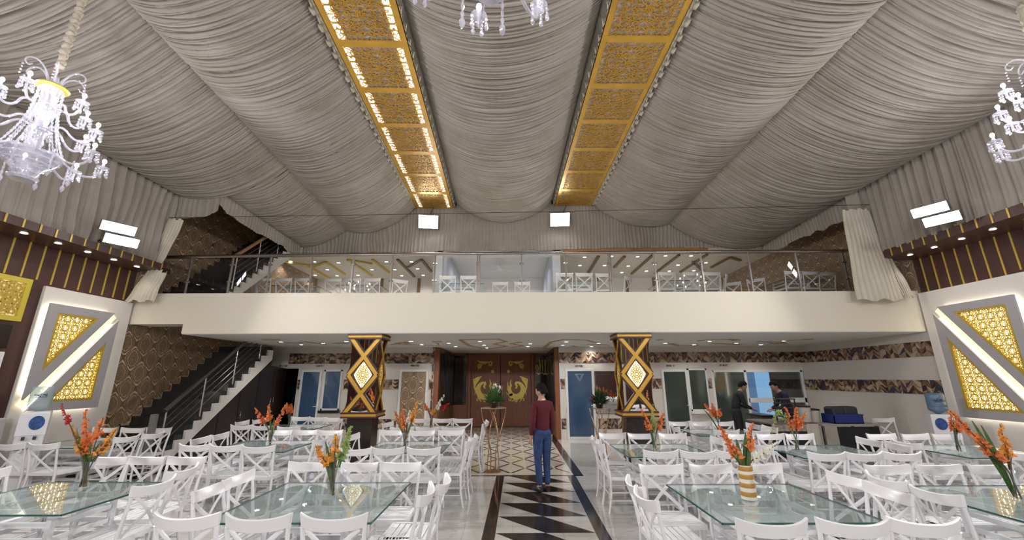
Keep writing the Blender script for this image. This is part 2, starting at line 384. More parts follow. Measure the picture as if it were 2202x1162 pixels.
# soffit boxes with downlights
def soffit(side):
    s = 1 if side == 'left' else -1; X = XL if s == 1 else XR; xi = -7.72 if s == 1 else 8.2; z0, z1 = (4.12, 4.26) if s == 1 else (4.32, 4.49)
    struct(MB().box(*sorted((X, xi)), YB, 8.72, z0, z1).build('trim_7' if s == 1 else 'trim_8', BROWN))
    m = MB(); y = 8.6
    while y > YB + .2:
        m.box(*sorted((xi, xi + s * .008)), y - .013, y + .013, z0, z1); y -= .237
    struct(m.build('trim_9' if s == 1 else 'trim_10', GOLDY))
    xl = (-7.98 if s == 1 else 8.52)
    names = ['end', 'second', 'third', 'fourth', 'fifth', 'sixth', 'seventh', 'eighth', 'ninth', 'tenth']
    for k in range(10):
        y = 8.3 - .515 * k
        t = thing('downlight', f'lit recessed downlight, {names[k]} one from the balcony in the {side} wall soffit', 'downlight', (xl, y, z0), group=f'{side} soffit downlights')
        MB().lathe([(.055, -.004), (.06, -.010), (.045, -.012), (.043, -.004)], seg=16).build('rim', WHITEM, t, True)
        MB().lathe([(.0001, -.006), (.043, -.006), (.043, -.002)], seg=16).build('diffuser', DOT, t)
        if k < 8: lamp('SPOT', 'downlight_lamp', (0, 0, -.03), SOFFIT, (1, .93, .82), t, .04, spread=2.0)
soffit('left'); soffit('right')
# balcony slab, its front face, stair side notch
m = MB(); m.box(-7.19, XR, YS, YS + .12, ZU, ZS); m.box(XL, -7.19, YS, YS + .12, 2.96, ZS)
struct(m.build('wall_balcony_front', CREAM))
m = MB(); m.box(-6.99, XR, YS + .12, 17, ZU, ZS); m.box(XL, -6.99, 12.9, 17, 2.75, ZS); m.box(XL, -6.99, YS + .12, 9.4, 2.97, ZS)
struct(m.build('floor_upstairs', CREAM))
struct(bx('ceiling_under_balcony', CEILP, -7.19, XR, YS + .02, 16.6, ZU - .012, ZU))
# wall under the balcony
m = MB()
m.box(-6.66, -2.44, YF, YF + .15, 0, ZU); m.box(XL, -6.66, YF, YF + .15, 2.1, ZU)
m.box(1.46, 6.2, YF, YF + .15, 0, ZU); m.box(6.2, XR, YF, YF + .15, 2.0, ZU); m.box(6.2, XR, YF, YF + .15, 0, .1)
m.box(7.35, XR, YF, YF + .15, .1, .62)
struct(m.build('wall_back', WALLT))
m = MB(); m.box(-2.59, -2.44, YF + .15, 16.55, 0, ZU); m.box(1.46, 1.61, YF + .15, 16.55, 0, ZU); m.box(-2.59, 1.61, 16.4, 16.55, 0, ZU)
struct(m.build('wall_porch', mat('brown_porch_wall', (.10, .06, .045), .5)))
struct(bx('wall_stair_end', DARKW, XL, -6.66, 15, 15.1, 0, ZU))  # passage walls made near-black to paint in the dark behind the doorway
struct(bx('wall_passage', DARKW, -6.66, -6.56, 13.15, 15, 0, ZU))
# mosaic bands
def band(n, boxes):
    mm = MB()
    for b in boxes: mm.box(*b)
    struct(mm.build(f'trim_{n}', MOSA))
YW = YF - .012
band(11, [(-7.0, -2.44, YW, YF, 2.24, 2.56), (1.46, XR, YW, YF, 2.24, 2.56), (XR - .012, XR, 8.8, YF, 2.22, 2.54)])
band(12, [(-6.66, -6.5, YW, YF, 1.46, 1.76), (-5.22, -3.5, YW, YF, 1.46, 1.76), (-2.58, -2.46, YW, YF, 1.46, 1.76), (1.48, 1.62, YW, YF, 1.46, 1.76),
          (4.3, 4.6, YW, YF, 1.46, 1.76), (6.04, 6.19, YW, YF, 1.46, 1.76), (XR - .012, XR, 8.8, YF, 1.42, 1.72)])
band(13, [(-5.22, -3.5, YW, YF, .3, .6), (1.48, 1.62, YW, YF, .3, .6), (2.6, 4.6, YW, YF, .3, .6)])
# column side bands of the porch mouth
band(14, [(-2.50, -2.44, YF - .03, YF, 0, 2.75)])
# ---- doors in the back wall
def glass_door(n, x0, x1, z1, glass, handle_side, pattern=None, z0=0.0):
    fr = MB(); w = .07; y0, y1 = YF - .05, YF
    fr.box(x0, x0 + w, y0, y1, z0, z1); fr.box(x1 - w, x1, y0, y1, z0, z1); fr.box(x0 + w, x1 - w, y0, y1, z1 - w, z1); fr.box(x0 + w, x1 - w, y0, y1, z0, z0 + .09)
    d = struct(fr.build(f'door_{n}', PVC, bevel=.006))
    MB().box(x0 + w, x1 - w, YF - .035, YF - .02, z0 + .09, z1 - w).build('glass_panel', glass, d)
    if handle_side:
        hx = x1 - w / 2 if handle_side > 0 else x0 + w / 2
        h = MB(); h.box(hx - .02, hx + .02, y0 - .012, y0, .86, 1.10); h.tube([(hx, y0 - .01, .98), (hx, y0 - .06, .98), (hx - .1 * handle_side, y0 - .06, .98)], .009, 6)
        h.build('door_handle', WHITEM, d)
    return d
d2 = glass_door(2, -6.55, -5.90, 2.06, BLUEG, 1)
MB().box(-6.3, -6.1, YF - .09, YF - .05, 2.0, 2.05).build('door_closer', PVC, d2)
def sill_window(n, x0, x1, z0, z1, glass, sill=None):
    m = MB(); w = .055; y0, y1 = YF - .045, YF
    m.box(x0, x0 + w, y0, y1, z0, z1); m.box(x1 - w, x1, y0, y1, z0, z1); m.box(x0, x1, y0, y1, z1 - w, z1); m.box(x0, x1, y0, y1, z0, z0 + w)
    d = struct(m.build(f'window_{n}', PVC, bevel=.005))
    MB().box(x0 + w, x1 - w, YF - .03, YF - .015, z0 + w, z1 - w).build('pane', glass, d)
    if sill: MB().box(x0 - .03, x1 + .03, YF - .12, YF, z0 - .07, z0).build('window_sill', sill, d)
    return d
sill_window(1, -5.84, -5.27, .86, 2.06, BLUEG, mat('black_granite_sill', (.015, .015, .015), .2))
d3 = glass_door(3, -3.50, -2.60, 2.06, WPAPX, 0)
d4 = glass_door(4, 1.64, 2.52, 2.06, BLUEG, 1)
mm = MB()
f0 = lambda x, z: (x, YF - .036, z); f1 = lambda x, z: (x, YF - .038, z)
mm.stroke([(1.95, 1.9), (2.08, 1.68), (2.21, 1.9), (1.95, 1.9)], .012, f0, f1); mm.stroke([(2.0, 1.88), (2.08, 1.74), (2.16, 1.88)], .01, f0, f1)
mm.build('etched_triangle', mat('etched_glass', (.35, .45, .6), .4), d4)
d5 = glass_door(5, 4.62, 5.42, 2.03, GREENG, 1)
sill_window(2, 5.42, 6.03, .80, 2.06, GREENG, WHITEP)
# wide glazed partition to the kitchen passage, with the room behind it
m = MB(); y0, y1 = YF - .03, YF + .05
for x in (6.2, 7.22, 8.15, 8.97): m.box(x - .04, x + .04, y0, y1, .1 if x < 8 else (.62 if x < 8.5 else .62), 2.0 if x != 8.15 else 1.06)
m.box(6.2, 9.0, y0, y1, 1.94, 2.0); m.box(7.22, 9.0, y0, y1, 1.04, 1.18); m.box(7.22, 9.0, y0, y1, .6, .66); m.box(6.2, 7.22, y0, y1, .1, .16)
w3 = struct(m.build('window_3', PVC, bevel=.005))
MB().box(6.24, 7.18, YF, YF + .01, .16, 1.94).build('pane', GREENG, w3)
MB().box(7.26, 8.93, YF, YF + .01, 1.18, 1.94).build('pane', PANEG, w3)
MB().box(7.26, 8.93, YF, YF + .01, .66, 1.04).build('pane', PANEG, w3)
m = MB(); m.box(7.2, 9.1, 14.6, 14.7, 0, 2.7); m.box(7.1, 7.2, 13.15, 14.7, 0, 2.7); m.box(9.03, 9.13, 13.15, 14.7, 0, 2.7)
struct(m.build('wall_kitchen', mat('kitchen_wall', (.10, .09, .085), .6)))
w4 = struct(bx('window_4', PVC, 8.0, 8.95, 14.56, 14.6, .5, 2.2))
MB().box(8.04, 8.40, 14.54, 14.56, .54, 2.16).build('pane', emit('dim_blue_window_light', (.22, .40, .80), .5), w4)
MB().box(8.42, 8.91, 14.54, 14.56, .54, 2.16).build('pane', emit('bright_blue_window_light', (.33, .60, 1.0), 1.0), w4)
# small dark door signs above the doors (writing too blurred to read: letter-like marks)
def sign(x, z, n, label, gap=None, w=.26):
    mm = MB(); random.seed(int(x * 100)); px_ = x - w / 2; st = w / n
    for k in range(n):
        if gap is not None and k == gap: px_ += st; continue
        f0 = lambda a, b: (a, YF - .001, b); f1 = lambda a, b: (a, YF - .006, b)
        mm.box(px_, px_ + .008, YF - .006, YF, z, z + .055)
        q = random.choice((0, 1, 2))
        if q != 1: mm.box(px_, px_ + st * .7, YF - .006, YF, z + .045, z + .055)
        if q != 0: mm.box(px_, px_ + st * .7, YF - .006, YF, z, z + .01)
        mm.box(px_, px_ + st * .7, YF - .006, YF, z + .022, z + .032)
        if q == 2: mm.box(px_ + st * .6, px_ + st * .6 + .008, YF - .006, YF, z, z + .055)
        px_ += st
    tag(mm.build('door_sign', DARKW), label, 'sign')
sign(-7.15, 2.15, 9, 'small dark lettering above the dark passage under the stairs', 4)
sign(-6.0, 2.15, 8, 'small dark lettering above the blue glass door and window', 6)
sign(-3.05, 2.15, 9, 'small dark lettering above the damask-papered door', 5)
sign(2.08, 2.12, 7, 'small dark lettering above the blue door with the triangle')
sign(4.93, 2.12, 8, 'small dark lettering above the grey glass door', 6)
sign(6.6, 2.13, 8, 'small dark lettering above the glazed kitchen partition', 2)
# framed mirror
t = thing('wall_mirror', 'tall frameless mirror between the blue door and the right pillar', 'mirror', (2.88, YF - .02, .74))
MB().box(-.32, .32, -.005, .01, 0, 1.24).build('mirror_glass', MIRROR, t); MB().box(-.33, .33, .01, .019, -.01, 1.25).build('backing', DARKW, t)
# ---- porch: double entrance door with gold birds
D = 16.4
e = thing('entrance_door', 'reddish wooden double entrance door with golden birds at the porch end', 'door', (0, 0, 0))
e['kind'] = 'thing'
def leaf(x0, x1, sgn):
    L = MB().box(x0, x1, D - .08, D - .02, .02, 2.70).build('door_leaf', DOORW, e, bevel=.008)
    m = MB()
    for a, b, c, d in ((x0 + .08, x1 - .08, 1.98, 2.62), (x0 + .08, x1 - .08, .78, 1.95)):
        for q in ((a, b, c, c + .03), (a, b, d - .03, d), (a, a + .03, c, d), (b - .03, b, c, d)): m.box(q[0], q[1], D - .095, D - .08, q[2], q[3])
    for a, b in ((x0 + .08, (x0 + x1) / 2 - .04), ((x0 + x1) / 2 + .04, x1 - .08)): m.box(a, b, D - .095, D - .08, .14, .66)
    m.build('raised_moulding', DOORW, L)
    return L
def bird(L, cx, sgn):
    m = MB(); F0 = lambda x, z: (cx + sgn * x, D - .085, z); F1 = lambda x, z: (cx + sgn * x, D - .105, z)
    # crescent body opening upward, neck and head curling inside it
    pts = [(.30 * math.cos(a) * .85 + .0, 1.36 + .27 * math.sin(a)) for a in np.linspace(math.radians(95), math.radians(395), 30)]
    m.stroke(pts, [.05 + .16 * math.sin(PI * i / 29) ** .8 for i in range(30)], F0, F1)
    m.stroke([(-.02, 1.64), (.02, 1.56), (-.03, 1.48), (.0, 1.42), (.05, 1.40)], [.10, .09, .08, .06, .01], F0, F1)
    for k in range(11):                      # tail and wing feathers
        a = math.radians(150 + k * 24); r0, r1 = .24, .44 + .05 * (k % 2)
        pts = [((r0 + (r1 - r0) * t) * math.cos(a + .55 * t * t) * .85, 1.36 + (r0 + (r1 - r0) * t) * math.sin(a + .55 * t * t)) for t in np.linspace(0, 1, 7)]
        m.stroke(pts, [.07, .075, .07, .06, .045, .03, .008], F0, F1)
    for k in range(4):                       # raised wing feathers on the outer side
        P0 = [(-.36 - .02 * k, 1.30 + .10 * k), (-.40 - .01 * k, 1.46 + .09 * k), (-.34 + .03 * k, 1.60 + .07 * k), (-.24 + .04 * k, 1.68 + .06 * k)]
        m.stroke(P0, [.03, .06, .05, .012], F0, F1)
    for k, (bx_, bz) in enumerate(((-.26, .98), (.02, .93), (.26, 1.0))):
        pts = [(bx_ + .07 * (1 - t / 1.3) * math.cos(5.5 * t + k), bz + .07 * (1 - t / 1.3) * math.sin(5.5 * t + k)) for t in np.linspace(0, 1, 12)]
        m.stroke(pts, .03, F0, F1)
    m.build('gold_bird', GOLDY, L)
    m = MB()                                 # small scroll above
    for sx in (-1, 1):
        pts = [(sx * .2 + .09 * (1 - t / 1.4) * math.cos(-sx * 6 * t + PI / 2), 2.28 + .09 * (1 - t / 1.4) * math.sin(-sx * 6 * t + PI / 2) + .05 * sx) for t in np.linspace(0, 1, 16)]
        m.stroke(pts, [.05] * 10 + [.045, .04, .035, .03, .025, .02], F0, F1)
    m.stroke([(-.3, 2.46), (-.2, 2.40), (-.05, 2.37), (.1, 2.39), (.3, 2.40)], [.02, .06, .11, .05, .02], F0, F1)
    m.stroke([(-.28, 2.12), (-.2, 2.2), (-.14, 2.32)], [.02, .06, .09], F0, F1)
    m.build('gold_scroll', GOLDY, L)
    m = MB(); m.box(cx + sgn * .30 - .05, cx + sgn * .30 + .05, D - .1, D - .08, 1.98, 2.09).build('gold_plate', GOLDY, L)
La = leaf(-1.60, -.47, 1); Lb = leaf(-.45, .72, -1)
bird(La, -1.07, 1); bird(Lb, .15, -1)
for L, x in ((La, -.55), (Lb, -.38)):
    m = MB(); m.tube([(x, D - .09, .95), (x, D - .15, .97), (x, D - .15, 1.53), (x, D - .09, 1.55)], .014, 8); m.build('door_handle', STEEL, L, True)
m = MB(); m.box(-1.73, -1.61, D - .1, D, 0, 2.74); m.box(.73, .85, D - .1, D, 0, 2.74); m.box(-1.73, .85, D - .1, D, 2.70, 2.75); m.build('door_frame', DOORW, e, bevel=.01)
# sidelights
for k, (a, b) in enumerate(((-2.44, -1.74), (.86, 1.46))):
    s = struct(MB().box(a, b, D - .07, D - .01, 0, .8).box(a, a + .05, D - .07, D - .01, .8, 2.75).box(b - .05, b, D - .07, D - .01, .8, 2.75).box(a, b, D - .07, D - .01, 2.65, 2.75).build(f'window_{5 + k}', DOORW, bevel=.006))
    MB().box(a + .05, b - .05, D - .05, D - .03, .8, 2.65).build('pane', mat('dark_side_glass', (.012, .009, .008), .08, spec=.8), s)
    if k == 1:                               # gold calligraphy strokes on the right sidelight
        mm = MB(); F0 = lambda x, z: (x, D - .051, z); F1 = lambda x, z: (x, D - .058, z)
        for x in (1.08, 1.18, 1.28, 1.34): mm.stroke([(x, 1.95), (x + .012, 2.2), (x - .01, 2.48)], [.012, .03, .02], F0, F1)
        mm.stroke([(.96, 2.3), (.92, 2.2), (.95, 2.08), (1.02, 2.12), (1.0, 2.25), (.95, 2.28)], .03, F0, F1)
        mm.stroke([(.93, 2.0), (1.02, 1.93), (1.15, 1.98), (1.25, 1.92), (1.36, 1.98)], [.01, .04, .02, .045, .01], F0, F1)
        mm.build('gold_calligraphy', GOLDY, s)
# tall dark cabinets lining both sides of the porch
for side, xa, xb in (('left', -2.44, -2.30), ('right', 1.32, 1.46)):
    t = thing('wall_cabinet', f'dark glazed wooden cabinet lining the {side} side of the porch', 'cabinet', (0, 0, 0))
    MB().box(xa, xb, 13.05, 16.28, .0, 2.72).build('carcass', DOORW, t, bevel=.01)
    xf = xb if side == 'left' else xa; s = 1 if side == 'left' else -1
    for k in range(3):
        y0 = 13.12 + k * 1.06
        dd = MB().box(*sorted((xf, xf + s * .02)), y0, y0 + 1.0, .85, 2.66).build('door', DARKW, t, bevel=.005)
        MB().box(*sorted((xf + s * .02, xf + s * .024)), y0 + .08, y0 + .92, .95, 2.58).build('door_glass', mat('cabinet_glass', (.02, .014, .012), .06, spec=.8), dd)
        MB().box(*sorted((xf, xf + s * .02)), y0, y0 + 1.0, .06, .80).build('lower_door', wood('brown_cupboard_wood', (.16, .09, .04), .4), t, bevel=.005)
# ---- ceiling ornaments and downlights under the balcony
SPOTS = [(604, 735), (648, 741), (695, 738), (745, 734), (884, 734), (907, 741), (965, 738), (980, 745), (1032, 734), (1041, 742), (1047, 748), (1140, 739), (1135, 745),
         (1218, 735), (1210, 742), (1203, 749), (1272, 745), (1287, 738), (1431, 738), (1492, 741), (1526, 734), (1583, 738), (1636, 741), (1686, 733)]
ordn = 'first second third fourth fifth sixth seventh eighth ninth tenth eleventh twelfth thirteenth fourteenth fifteenth sixteenth seventeenth eighteenth nineteenth twentieth twenty-first twenty-second twenty-third twenty-fourth twenty-fifth twenty-sixth twenty-seventh twenty-eighth twenty-ninth thirtieth thirty-first thirty-second'.split()
for k, (x, y) in enumerate(sorted(SPOTS)):
    p = at_z(x, y, ZU - .012)
    t = thing('downlight', f'lit round downlight under the balcony, {ordn[k]} from the left', 'downlight', p, group='downlights under the balcony')
    MB().lathe([(.07, -.002), (.075, -.010), (.055, -.012), (.053, -.002)], seg=16).build('rim', WHITEM, t, True)
    MB().lathe([(.0001, -.006), (.053, -.006), (.053, -.002)], seg=16).build('diffuser', DOT, t)
    lamp('SPOT', 'downlight_lamp', (0, 0, -.03), DOWN, (1, .94, .85), t, .05, spread=2.4)
# gold-painted ornament outlines on that ceiling
def zline(pts, w, name, m_, label):
    mm = MB(); P = [at_z(x, y, ZU - .013) for x, y in pts]
    mm.stroke([(p.x, p.y) for p in P], w * 1.5, lambda x, y: (x, y, ZU - .013), lambda x, y: (x, y, ZU - .022))
    struct(mm.build(name, m_))
CGOLD = mat('tan_gold_ceiling_paint', (.46, .32, .16), .45)
n = 15
for pts, w in (([(990, 731), (1070, 729), (1088, 735), (1062, 740), (1090, 745), (1050, 751), (1010, 744), (990, 731)], .07), ([(1120, 736), (1098, 739), (1124, 744), (1098, 748)], .06),
               ([(1170, 748), (1185, 736), (1215, 730), (1262, 732), (1280, 737)], .06), ([(1150, 748), (1200, 751), (1245, 747), (1230, 744)], .06), ([(1262, 741), (1310, 742)], .05),
               ([(565, 731), (600, 731)], .10), ([(596, 737), (640, 738), (656, 735), (690, 740)], .06), ([(720, 739), (745, 738)], .14), ([(840, 741), (866, 740), (945, 743), (940, 738)], .05), ([(855, 739), (870, 736), (880, 741)], .12),
               ([(1440, 739), (1460, 744), (1500, 742)], .11), ([(1500, 733), (1525, 731), (1580, 730)], .05), ([(1530, 739), (1545, 739), (1590, 741)], .12), ([(1570, 730), (1585, 732)], .14),
               ([(1630, 735), (1690, 737)], .07), ([(1660, 739), (1690, 739)], .12), ([(1685, 733), (1735, 730)], .05), ([(1730, 730), (1750, 729)], .14), ([(1413, 731), (1425, 731)], .12), ([(930, 735), (950, 735)], .12)):
    zline(pts, w, f'trim_{n}', CGOLD, ''); n += 1
TRIM = n
# ================================================================ WALL LIGHT PANELS
def clip_tri(P, tri):
    def sgn(a, b, c): return (a[0] - c[0]) * (b[1] - c[1]) - (b[0] - c[0]) * (a[1] - c[1])
    d = [sgn(P, tri[i], tri[(i + 1) % 3]) for i in range(3)]
    return all(x >= 0 for x in d) or all(x <= 0 for x in d)
def lattice(inside, x0, x1, z0, z1, F0, F1, pitch=.22, w=.017):
    mm = MB(); i0 = int(x0 / pitch) - 1
    polys = []
    x = i0 * pitch
    while x < x1 + pitch:
        z = int(z0 / pitch) * pitch - pitch
        while z < z1 + pitch:
            for r, n_ in ((pitch * .46, 20), (pitch * .27, 16), (pitch * .12, 10)):
                polys.append([(x + r * math.cos(2 * PI * k / n_), z + r * math.sin(2 * PI * k / n_)) for k in range(n_ + 1)])
            for k in range(8):
                a = 2 * PI * k / 8 + PI / 8
                polys.append([(x + r * math.cos(a), z + r * math.sin(a)) for r in (pitch * .14, pitch * .36, pitch * .6)])
            h = pitch / 2
            polys.append([(x + h + .16 * pitch * math.cos(2 * PI * k / 12), z + h + .16 * pitch * math.sin(2 * PI * k / 12)) for k in range(13)])
            polys.append([(x + h, z), (x, z + h), (x - h, z), (x, z - h), (x + h, z)])
            z += pitch
        x += pitch
    for P in polys:
        for a, b in zip(P[:-1], P[1:]):
            if inside(a) and inside(b): mm.stroke([a, b], w, F0, F1)
    return mm
def tri_inset(tri, d):
    cx = sum(p[0] for p in tri) / 3; cz = sum(p[1] for p in tri) / 3; out = []
    # inset by moving each edge inwards
    n = 3; lines = []
    for i in range(n):
        a, b = tri[i], tri[(i + 1) % n]; dx, dz = b[0] - a[0], b[1] - a[1]; q = math.hypot(dx, dz); nx, nz = -dz / q, dx / q
        if (cx - a[0]) * nx + (cz - a[1]) * nz < 0: nx, nz = -nx, -nz
        lines.append((nx, nz, nx * (a[0] + nx * d) + nz * (a[1] + nz * d)))
    for i in range(n):
        n1, n2 = lines[i - 1], lines[i]; det = n1[0] * n2[1] - n1[1] * n2[0]
        out.append(((n1[2] * n2[1] - n2[2] * n1[1]) / det, (n1[0] * n2[2] - n2[0] * n1[2]) / det))
    return out
def ringprism(mm, outer, inner, F0, F1):
    n_ = len(outer); vs = [F0(*p) for p in outer] + [F0(*p) for p in inner] + [F1(*p) for p in outer] + [F1(*p) for p in inner]; fs = []
    for i in range(n_):
        j = (i + 1) % n_
        fs += [(i, j, n_ + j, n_ + i), (2 * n_ + i, 3 * n_ + i, 3 * n_ + j, 2 * n_ + j), (i, 2 * n_ + i, 2 * n_ + j, j), (n_ + i, n_ + j, 3 * n_ + j, 3 * n_ + i)]
    mm.add(vs, fs)
def light_panel(side):
    s = 1 if side == 'left' else -1; X = XL if s == 1 else XR
    ya, yb, za, zb = (7.14, 8.46, 1.26, 3.12) if s == 1 else (7.05, 8.50, 1.02, 3.20)
    top = 3.42 if s == 1 else 3.57; ynear = 7.08 if s == 1 else 5.6
    t = thing('light_panel', f'backlit white wall panel with two golden lattice triangles on the {side} wall', 'wall panel', (0, 0, 0))
    P = lambda d: (lambda y, z: (X + s * d, y, z))
    MB().box(*sorted((X, X + s * .06)), ynear, 8.80, 0, top).build('white_surround', WHITEP, t, bevel=.005)
    F0, F1 = P(.13), P(.17)
    w = .075
    up = [(ya, zb), (yb - .12, zb), (ya, za + .20)]; lo = [(yb, zb - .12), (yb, za), (ya + .08, za)]
    dpp = P(.10)
    for tri in (up, lo):
        inn = tri_inset(tri, .15)
        mm = MB(); ringprism(mm, tri, inn, F0, F1); ob = mm.build('grey_frame', GREYFR, t)
        g2 = tri_inset(tri, .19); mm = MB(); ringprism(mm, inn, g2, P(.085), P(.165)); mm.build('gold_edge', GOLDY, ob)
        ins = lambda q, g=inn: clip_tri(q, g)
        ys = [p[0] for p in inn]; zs = [p[1] for p in inn]
        lattice(ins, min(ys), max(ys), min(zs), max(zs), P(.125), P(.138), pitch=.165, w=.009).build('gold_lattice', GOLDY, ob)
        MB().prism(inn, P(.086), P(.09)).build('backlight', GLOWP, ob)
        ob2 = tri_inset(tri, .03); mm = MB(); inn2 = tri_inset(tri, .055); ringprism(mm, ob2, inn2, P(.075), P(.115)); mm.build('halo_strip', COVE, ob)
    # glowing diagonal between the triangles
    mm = MB(); mm.stroke([(ya + .02, za + .10), (yb - .04, zb - .05)], .10, P(.075), P(.10)); mm.build('diagonal_light', emit('diagonal_light', (1.0, .90, .58), .72), t)
light_panel('left'); light_panel('right')
# yellow square lattice on the brown left wall
t = thing('lattice_panel', 'square yellow-gold lattice panel on the brown left wall above the white door', 'wall panel', (0, 0, 0))
X = XL; sq = [(5.45, 2.75), (6.87, 2.75), (6.87, 3.48), (5.45, 3.48)]
P = lambda d: (lambda y, z: (X + d, y, z))
mm = MB(); inn = [(5.53, 2.83), (6.79, 2.83), (6.79, 3.40), (5.53, 3.40)]; ringprism(mm, sq, inn, P(.0), P(.05)); mm.build('frame', mat('yellow_paint', (.62, .50, .05), .4), t)
lattice(lambda q: 5.53 < q[0] < 6.79 and 2.83 < q[1] < 3.40, 5.53, 6.79, 2.83, 3.40, P(.035), P(.045), pitch=.2, w=.018).build('gold_lattice', GOLDY, t)
MB().prism(inn, P(.003), P(.006)).build('backlight', emit('dim_lattice_backlight', (.9, .72, .42), .55), t)
d1 = struct(MB().box(XL, XL + .06, 5.6, 6.78, 0, 2.24).build('door_1', WHITEM, bevel=.01))
m = MB()
for a, b, c, d in ((5.72, 6.14, .2, 1.85), (6.24, 6.66, .2, 1.85)):
    for q in ((a, b, c, c + .03), (a, b, d - .03, d), (a, a + .03, c, d), (b - .03, b, c, d)): m.box(XL + .06, XL + .072, q[0], q[1], q[2], q[3])
m.build('raised_moulding', WHITEM, d1)
struct(MB().box(XL, XL + .03, 5.5, 6.80, 2.30, 2.68).build('trim_60', DARKW))  # flat near-black panel paints in the dark of an opening above the door
# ================================================================ STAIRCASES (parts: steps, stringer, posts, handrail)
def stairs(name, label, y0, z0, n_, rise, run, xr=-7.0, rail_from=1, landing=False):
    t = thing(name, label, 'staircase', (0, 0, 0))
    xl = XL + .002
    m = MB(); m2 = MB()
    for k in range(n_):
        y = y0 + k * run; z = z0 + k * rise; xl = XL + (.065 if y < 8.80 and z0 < 1 else .002)
        m.box(xl, xr, y, y + run + .02, max(z0, z - rise * 1.0), z + rise)                    # body of the step
        m2.box(xl, xl + .012, y - .01, y + .012, z, z + rise + .03); m2.box(xl, xl + .012, y - .01, y + run + .01, z + rise, z + rise + .03)
    m.build('steps', STEPM, t)
    m2.build('stepped_skirting', mat('tan_skirting', (.42, .30, .22), .5) if name == 'staircase' and z0 < 1 else DARKW, t)
    # stringer following the step ends outside, straight below
    pts = [(y0 - .02, z0)]
    for k in range(n_):
        pts += [(y0 + k * run, z0 + (k + 1) * rise - .03), (y0 + (k + 1) * run, z0 + (k + 1) * rise - .03)]
    ye, ze = y0 + n_ * run, z0 + n_ * rise
    pts += [(ye, ze - .30), (y0 + run * 1.1, z0)]
    sp = MB()
    for k in range(n_):                          # saw-tooth face, one wedge per step
        ya, yb_ = y0 + k * run, y0 + (k + 1) * run; zt = z0 + (k + 1) * rise - .10
        zl = lambda y: max(z0, z0 + (y - y0 - run * 1.1) * (ze - .30 - z0) / (ye - y0 - run * 1.1) - .06)
        q = [(ya, zl(ya)), (yb_, zl(yb_)), (yb_, zt), (ya, zt)]
        sp.prism(q, lambda y, z: (xr + .001, y, z), lambda y, z: (xr + .05, y, z))
    sp.build('stringer', WHITEP, t)
    xp = xr + .02
    posts = list(range(rail_from, n_, 4))
    for k in posts:
        y = y0 + (k + .5) * run; z = z0 + (k + 1) * rise
        MB().tube([(xp, y, z - .02), (xp, y, z + .86)], .017, 8).build('baluster', STEEL, t, True)
    ya, yb_ = y0 + (posts[0] + .5) * run, y0 + (n_ - .3) * run
    za = z0 + (posts[0] + 1) * rise; zb = za + (yb_ - ya) / run * rise
    MB().tube([(xp, ya - .05, za + .84), (xp, yb_, zb + .88)], .044, 8).build('handrail', STEELD if z0 < 1 else wood('wooden_handrail', (.3, .16, .07), .4), t, True)
    m = MB()
    for h in (.2, .36, .52, .68): m.tube([(xp, ya, za + h), (xp, yb_, zb + h)], .009, 6)
    m.build('rail_bars', STEELD, t, True)
    if z0 < 1:
        MB().box(xp - .045, xp + .045, ya - .32, ya - .22, za - .35, za + .80).build('newel_post', mat('grey_newel', (.17, .16, .15), .4), t, bevel=.008)
stairs('staircase', 'black granite staircase with steel rail climbing beside the damask wall', 8.28, 0, 16, .168, .232)
stairs('upper_staircase', 'upper staircase with grey saw-tooth side rising from the balcony', 9.55, ZS + .002, 14, .168, .205, rail_from=1)
# black cupboards filling the space under the stairs
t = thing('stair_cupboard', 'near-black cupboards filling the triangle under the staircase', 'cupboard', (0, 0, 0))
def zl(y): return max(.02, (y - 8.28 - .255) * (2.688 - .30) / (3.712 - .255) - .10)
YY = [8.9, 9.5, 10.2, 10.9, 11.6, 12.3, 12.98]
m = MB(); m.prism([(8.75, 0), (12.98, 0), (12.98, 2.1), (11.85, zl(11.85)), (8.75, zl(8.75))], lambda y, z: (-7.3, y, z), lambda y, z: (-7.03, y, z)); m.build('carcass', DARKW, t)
for a, b in zip(YY[:-1], YY[1:]):
    za, zb = min(2.05, zl(a) - .04), min(2.05, zl(b) - .04)
    if za < .15: za = .1
    q = [(a + .01, .08), (b - .01, .08), (b - .01, zb), (a + .01, za)]
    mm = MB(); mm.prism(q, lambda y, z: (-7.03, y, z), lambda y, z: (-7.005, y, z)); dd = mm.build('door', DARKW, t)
    k = YY.index(a); hy = b - .07 if k % 2 == 0 else a + .07
    h = min(za, zb) * .55
    MB().tube([(-7.005, hy, h), (-6.97, hy, h), (-6.97, hy, h + .16), (-7.005, hy, h + .16)], .007, 6).build('handle', STEEL, dd, True)
# ================================================================ BALCONY RAILING
t = thing('balcony_railing', 'steel and glass railing along the front of the balcony', 'railing', (0, 0, 0))
yr = 8.92
xs = [-7.35, -6.4, -5.53, -4.57, -3.63, -2.74, -1.76, -.77, .22, 1.23, 2.23, 3.26, 4.33, 5.42, 6.51, 7.6, 8.6]
MB().tube([(XL + .05, yr, ZS + .86), (-5, yr, ZS + .90), (0, yr, ZS + .93), (5, yr, ZS + .95), (XR - .05, yr, ZS + .96)], .040, 10).build('handrail', STEELR, t, True)
def railh(x): return .86 + (x + 8.4) / 17.4 * .10
for x in xs:
    m = MB(); w_ = .017
    for dx in ((0,) if x not in (-.77, 2.23) else (-.02, .03)): m.box(x + dx - w_, x + dx + w_, yr - .02, yr + .02, ZS, ZS + railh(x) - .01)
    p = m.build('baluster', STEELR, t, bevel=.003)
    for h in (.28, .68): MB().cyl((x - .05, yr, ZS + h), (x + .05, yr, ZS + h), .022, 8).build('glass_clamp', STEELR, p, True)
